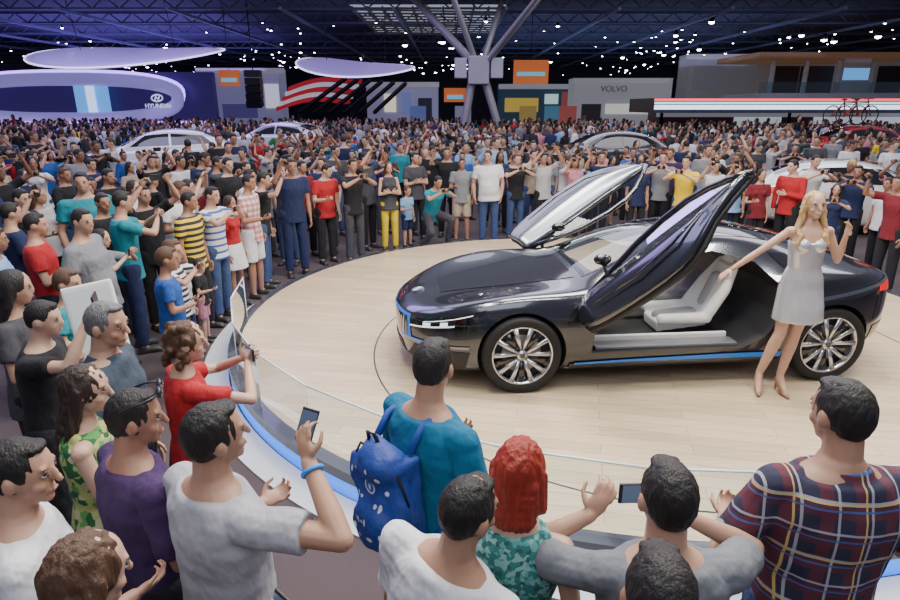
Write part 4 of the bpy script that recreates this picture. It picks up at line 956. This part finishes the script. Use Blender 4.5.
def hdisc(px,py,D,rx,ry_,label,tilt=0):
    p=aty(px,py,D); r=empty('hanging_disc',p,0,label,'ceiling disc'); r.rotation_euler=(rad(13),tilt,0)
    pl=[]
    for i in range(56):
        a=2*PI*i/56; ca,sa=math.cos(a),math.sin(a); pl.append((rx*ca,ry_*sa*(.8-.3*ca)))
    b=Blob(); vs=[]
    for k,(z,sc_) in enumerate(((-.26,.55),(-.15,.88),(0,1),(.1,.85),(.14,.3))):
        for x,y in pl: vs.append((x*sc_,y*sc_,z+.3*(x/rx)**2))
    n5=56; b.add(vs,[(k*n5+i,k*n5+(i+1)%n5,(k+1)*n5+(i+1)%n5,(k+1)*n5+i) for k in range(4) for i in range(n5)]+[tuple(range(n5))[::-1],tuple(range(4*n5,5*n5))])
    link('disc',b.mesh(),mat('disc_glow',(.42,.36,.68),.4,emit=.42,ecol=(.45,.32,1)),r)
    b=Blob(); b.tube([(x*1.01,y*1.01,-.02+.3*(x/rx)**2) for x,y in pl],.05,6,True); link('rim_light',b.mesh(),em('disc_rim',(.7,.62,1),2.0),r)
    for sx in (-.5,.5): b=Blob(); b.cone((sx*rx,0,.1),(sx*rx,0,8.2-p.z),.02,.02,6); link('cable',b.mesh(),BLACK,r)
hdisc(130,57,37,5.4,3.8,'large glowing violet-white wing shaped disc hanging at the left',rad(-1)); hdisc(356,69,40,3.6,3.0,'smaller glowing violet-white wing shaped disc left of the steel column',rad(3))
cx=CXC; col=empty('steel_column',(cx,34,0),0,'branching steel column with white lamp boxes in the hall middle','column')
STL=mat('column_steel',(.36,.34,.37),.5,.3)
for nm,p,q,r in (('leg',(-.3,0,4),(-1.0,0,0),.22),('leg',(.3,0,4),(1.6,0,0),.22),('strut',(-.2,0,4.6),(-3.6,2,8.2),.22),('strut',(-.1,0,4.6),(-1.6,-1.5,8.2),.16),('strut',(.2,0,4.6),(1.4,2,8.2),.16),('strut',(.3,0,4.6),(3.4,-1,8.2),.2),('strut',(.3,0,4.5),(2.6,-4,7.4),.12)):
    b=Blob(); b.limb(p,q,r,r*.85,10); link(nm,b.mesh(),STL,col)
b=Blob(); b.box((0,0,4.3),(.55,.5,.7)); link('node_box',flat_bevel(b,.05,2,[mat('node_grey',(.4,.4,.48),.4)]),None,col)
for sx in (-1,1): b=Blob(); b.box((sx*.95,-.2,4.4),(.32,.3,.5)); link('lamp_box',flat_bevel(b,.04,2,[mat('lamp_box_grey',(.45,.47,.55),.4)]),None,col)
ORA=mat('orange_sign',(.55,.14,.03),.5,emit=.35,ecol=(.8,.18,.03))
for (x0,y0,x1,y1,lab) in ((514,60,548,84,'orange hanging banner right of the steel column'),(218,70,240,86,'small orange sign over the white stand at left'),(444,88,466,102,'orange sign board left of the column leg')):
    o=prect('hanging_sign',x0,y0,x1,y1,38,.15,ORA); tag(o,lab,'sign'); l=o.location.copy()
    prect('stripe',x0+3,(y0+y1)/2,x1-3,(y0+y1)/2+4,37.9,.05,em('sign_cyan',(.1,.45,.6),.7),o,l)
    a=aty((x0+x1)/2,y0,38)-l; b=Blob(); b.cone(a,(a.x,a.y,8.2-l.z),.02,.02,6); link('cable',b.mesh(),BLACK,o)
rr=empty('striped_canopy',V((aty(325,105,44).x,44,0)),0,'red and white striped curved canopy with dark ribs behind the crowd','canopy'); ro=rr.location.copy()
for k in range(5):
    b=Blob(); cy0=79+k*5; vs=[]
    for i in range(13):
        t=i/12; X=288+74*t; Y=cy0-6*math.sin(PI*min(1,t*1.1))+(1-t)*8
        for dy in (0,4.6): vs.append(aty(X-k*3,Y+dy,44+k*.3)-ro)
    b.add(vs,[(2*i,2*i+2,2*i+3,2*i+1) for i in range(12)]); link('stripe',b.mesh(recalc=False),mat('stripe_red',(.55,.02,.03),.4,emit=.35) if k%2==0 else mat('stripe_white',(.7,.7,.8),.4,emit=.4),rr)
for k in range(6): b=Blob(); q=aty(345+k*12,79+k,43)-ro; q2=aty(300+k*15,112,43)-ro; b.limb(q2,q,.16,.16,6); link('rib',b.mesh(),BLACK,rr)
for k in (0,1): b=Blob(); b.cone((-1.8+k*3.6,0,0),(-1.8+k*3.6,0,2.2),.1,.1,8); link('post',b.mesh(),BLACK,rr)
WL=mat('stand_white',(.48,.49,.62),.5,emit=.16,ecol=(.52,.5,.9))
def booth(x0,y0,x1,y1,D,m,lab,accents):
    r=empty('booth',V((aty((x0+x1)/2,100,D).x,D,0)),0,lab,'exhibition booth'); l=r.location.copy()
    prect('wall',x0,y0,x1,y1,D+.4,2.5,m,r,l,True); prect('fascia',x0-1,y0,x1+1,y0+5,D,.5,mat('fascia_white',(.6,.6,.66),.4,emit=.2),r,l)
    for nm,a0,b0,a1,b1,cc,s_ in accents: prect(nm,a0,b0,a1,b1,D+.3,.1,em('acc_%d_%d'%(a0,b0),cc,s_),r,l)
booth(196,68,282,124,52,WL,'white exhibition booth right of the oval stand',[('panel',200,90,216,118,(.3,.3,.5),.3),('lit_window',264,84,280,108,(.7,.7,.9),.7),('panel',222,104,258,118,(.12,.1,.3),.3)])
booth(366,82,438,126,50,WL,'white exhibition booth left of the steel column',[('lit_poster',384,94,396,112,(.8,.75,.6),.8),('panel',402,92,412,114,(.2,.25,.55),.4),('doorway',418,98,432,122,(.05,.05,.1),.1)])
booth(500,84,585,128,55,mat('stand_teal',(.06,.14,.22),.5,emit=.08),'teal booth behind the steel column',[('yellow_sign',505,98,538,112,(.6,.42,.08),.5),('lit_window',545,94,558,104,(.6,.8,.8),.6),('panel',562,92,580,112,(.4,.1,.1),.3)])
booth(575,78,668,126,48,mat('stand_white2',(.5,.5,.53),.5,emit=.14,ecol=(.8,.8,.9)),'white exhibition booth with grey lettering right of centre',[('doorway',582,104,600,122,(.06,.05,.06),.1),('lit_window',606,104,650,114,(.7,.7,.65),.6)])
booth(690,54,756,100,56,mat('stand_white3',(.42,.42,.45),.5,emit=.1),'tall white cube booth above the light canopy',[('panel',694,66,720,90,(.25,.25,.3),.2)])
booth(660,112,910,140,41.5,mat('canopy_back',(.10,.03,.05),.5,emit=.05),'dark red back wall with screens under the long canopy',[('wall_screen',735,115,780,128,(.6,.65,.75),.5),('wall_screen',815,115,905,124,(.55,.6,.75),.6)])
text('VOLVO',614,89,47.7,.6,mat('letters_grey',(.25,.25,.28),.4),None,None,'grey lettering on the white booth right of centre',name='booth_sign')
lc=empty('light_canopy',V((aty(780,103,36).x,36,0)),0,'long thin canopy with red, green and white light lines at the right','canopy'); lo_=lc.location.copy()
prect('slab',655,98,930,113,36,5,mat('canopy_dark',(.05,.06,.1),.3),lc,lo_)
for y0,y1,cc,nm in ((98.5,101,(.9,.1,.15),'red_line'),(102,104,(.3,.85,.7),'green_line'),(105,109.5,(.8,.85,1),'white_line')): prect(nm,655,y0,930,y1,35.9,.1,em('line_'+nm,cc,1.8),lc,lo_)
for px in (662,790,925): b=Blob(); p=aty(px,112,40)-lo_; b.cone((p.x,p.y,0),p,.1,.1,8); link('post',b.mesh(),BLACK,lc)
bc=empty('balcony',V((aty(830,98,46).x,46,0)),0,'upper gallery with glass rail and lit wooden ceiling at top right','balcony'); bo=bc.location.copy()
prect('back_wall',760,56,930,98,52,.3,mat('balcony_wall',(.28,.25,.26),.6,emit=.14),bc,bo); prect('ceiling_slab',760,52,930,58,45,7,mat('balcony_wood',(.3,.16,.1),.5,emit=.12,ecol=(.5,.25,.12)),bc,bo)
prect('floor_slab',760,93,930,99,45,7,WHITE,bc,bo)
prect('glass_rail',760,82,930,93,45.2,.05,glassm('balcony_glass',(.75,.85,.9)),bc,bo)
for i in range(5): b=Blob(); p=aty(768+i*33,100,46)-bo; q=aty(768+i*33,54,46)-bo; b.cone((p.x,p.y,0),(p.x,p.y,q.z),.18,.18,8); link('pillar',b.mesh(),WHITE,bc)
prect('screen',845,68,868,80,50,.1,em('blue_screen',(.1,.35,.8),1.0),bc,bo)
for x0,x1 in ((772,796),(802,830),(880,905)): prect('doorway',x0,66,x1,93,51.8,.1,mat('doorway_dark',(.08,.05,.05),.6),bc,bo)
for i,(px,cc) in enumerate(((520,(.5,.35,.1)),(545,(.1,.3,.45)),(560,(.5,.12,.1)),(410,(.15,.2,.5)),(455,(.3,.32,.45)))):
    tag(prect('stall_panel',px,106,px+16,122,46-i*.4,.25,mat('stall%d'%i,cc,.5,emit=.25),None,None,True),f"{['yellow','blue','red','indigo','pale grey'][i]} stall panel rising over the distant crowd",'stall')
sp=empty('hanging_speaker',aty(255,95,38),0,'black line array loudspeaker hanging in front of the white booth','loudspeaker')
for k in range(5): b=Blob(); b.box((0,-.03*k*k*.3,1.2-.42*k),(.45,.3,.19),M.Rotation(rad(4*k),3,'X')); link('cabinet',b.mesh(smooth=False),BLACK,sp)
b=Blob(); b.cone((0,0,1.4),(0,0,8.2-sp.location.z),.03,.03,6); link('cable',b.mesh(),BLACK,sp)
# ---------------------------------------------------------------- light
def area(loc,size,en,col=(1,1,1),rot=(0,0,0),sy=None):
    l=bpy.data.lights.new('area','AREA'); l.energy=en; l.color=col; l.size=size
    if sy: l.shape='RECTANGLE'; l.size_y=sy
    o=bpy.data.objects.new('area_light',l); C.objects.link(o); o.location=loc; o.rotation_euler=rot; return o
area((1.8,6.8,7.6),4.0,800,(1,.93,.82),sy=2.0); area((-1.0,3.8,7.0),.5,300,(1,.94,.85),sy=3.0); area((5.5,4.5,7.0),.5,330,(1,.94,.85),sy=3.0); area((1.8,3.2,7.2),3.5,260,(1,.95,.87),sy=.35)
area((0,-1.2,6.5),5,240,(.92,.95,1),rot=(rad(18),0,0))
area((-8,10,8.5),6,520,(.66,.62,1)); area((9,13,8.5),6,500,(.98,.94,1)); area((0,18,10),12,1050,(.82,.8,1)); area((-15,27,12),14,2700,(.5,.38,1)); area((10,30,12),16,1900,(.93,.88,1))
area((-24,50,5.2),18,1900,(.36,.22,1),rot=(PI,0,0)); area((14,52,5.8),24,800,(.42,.48,1),rot=(PI,0,0))
w=bpy.data.worlds.new('hall'); bpy.context.scene.world=w; w.use_nodes=True; bg=w.node_tree.nodes['Background']; bg.inputs[0].default_value=(.50,.51,.72,1); bg.inputs[1].default_value=.38
cd=bpy.data.cameras.new('camera'); cam=bpy.data.objects.new('camera',cd); C.objects.link(cam); cam.location=(0,0,CZ); cam.rotation_euler=(PI/2-TH,0,0); cd.lens=24; cd.sensor_width=36; cd.clip_end=300
bpy.context.scene.camera=cam
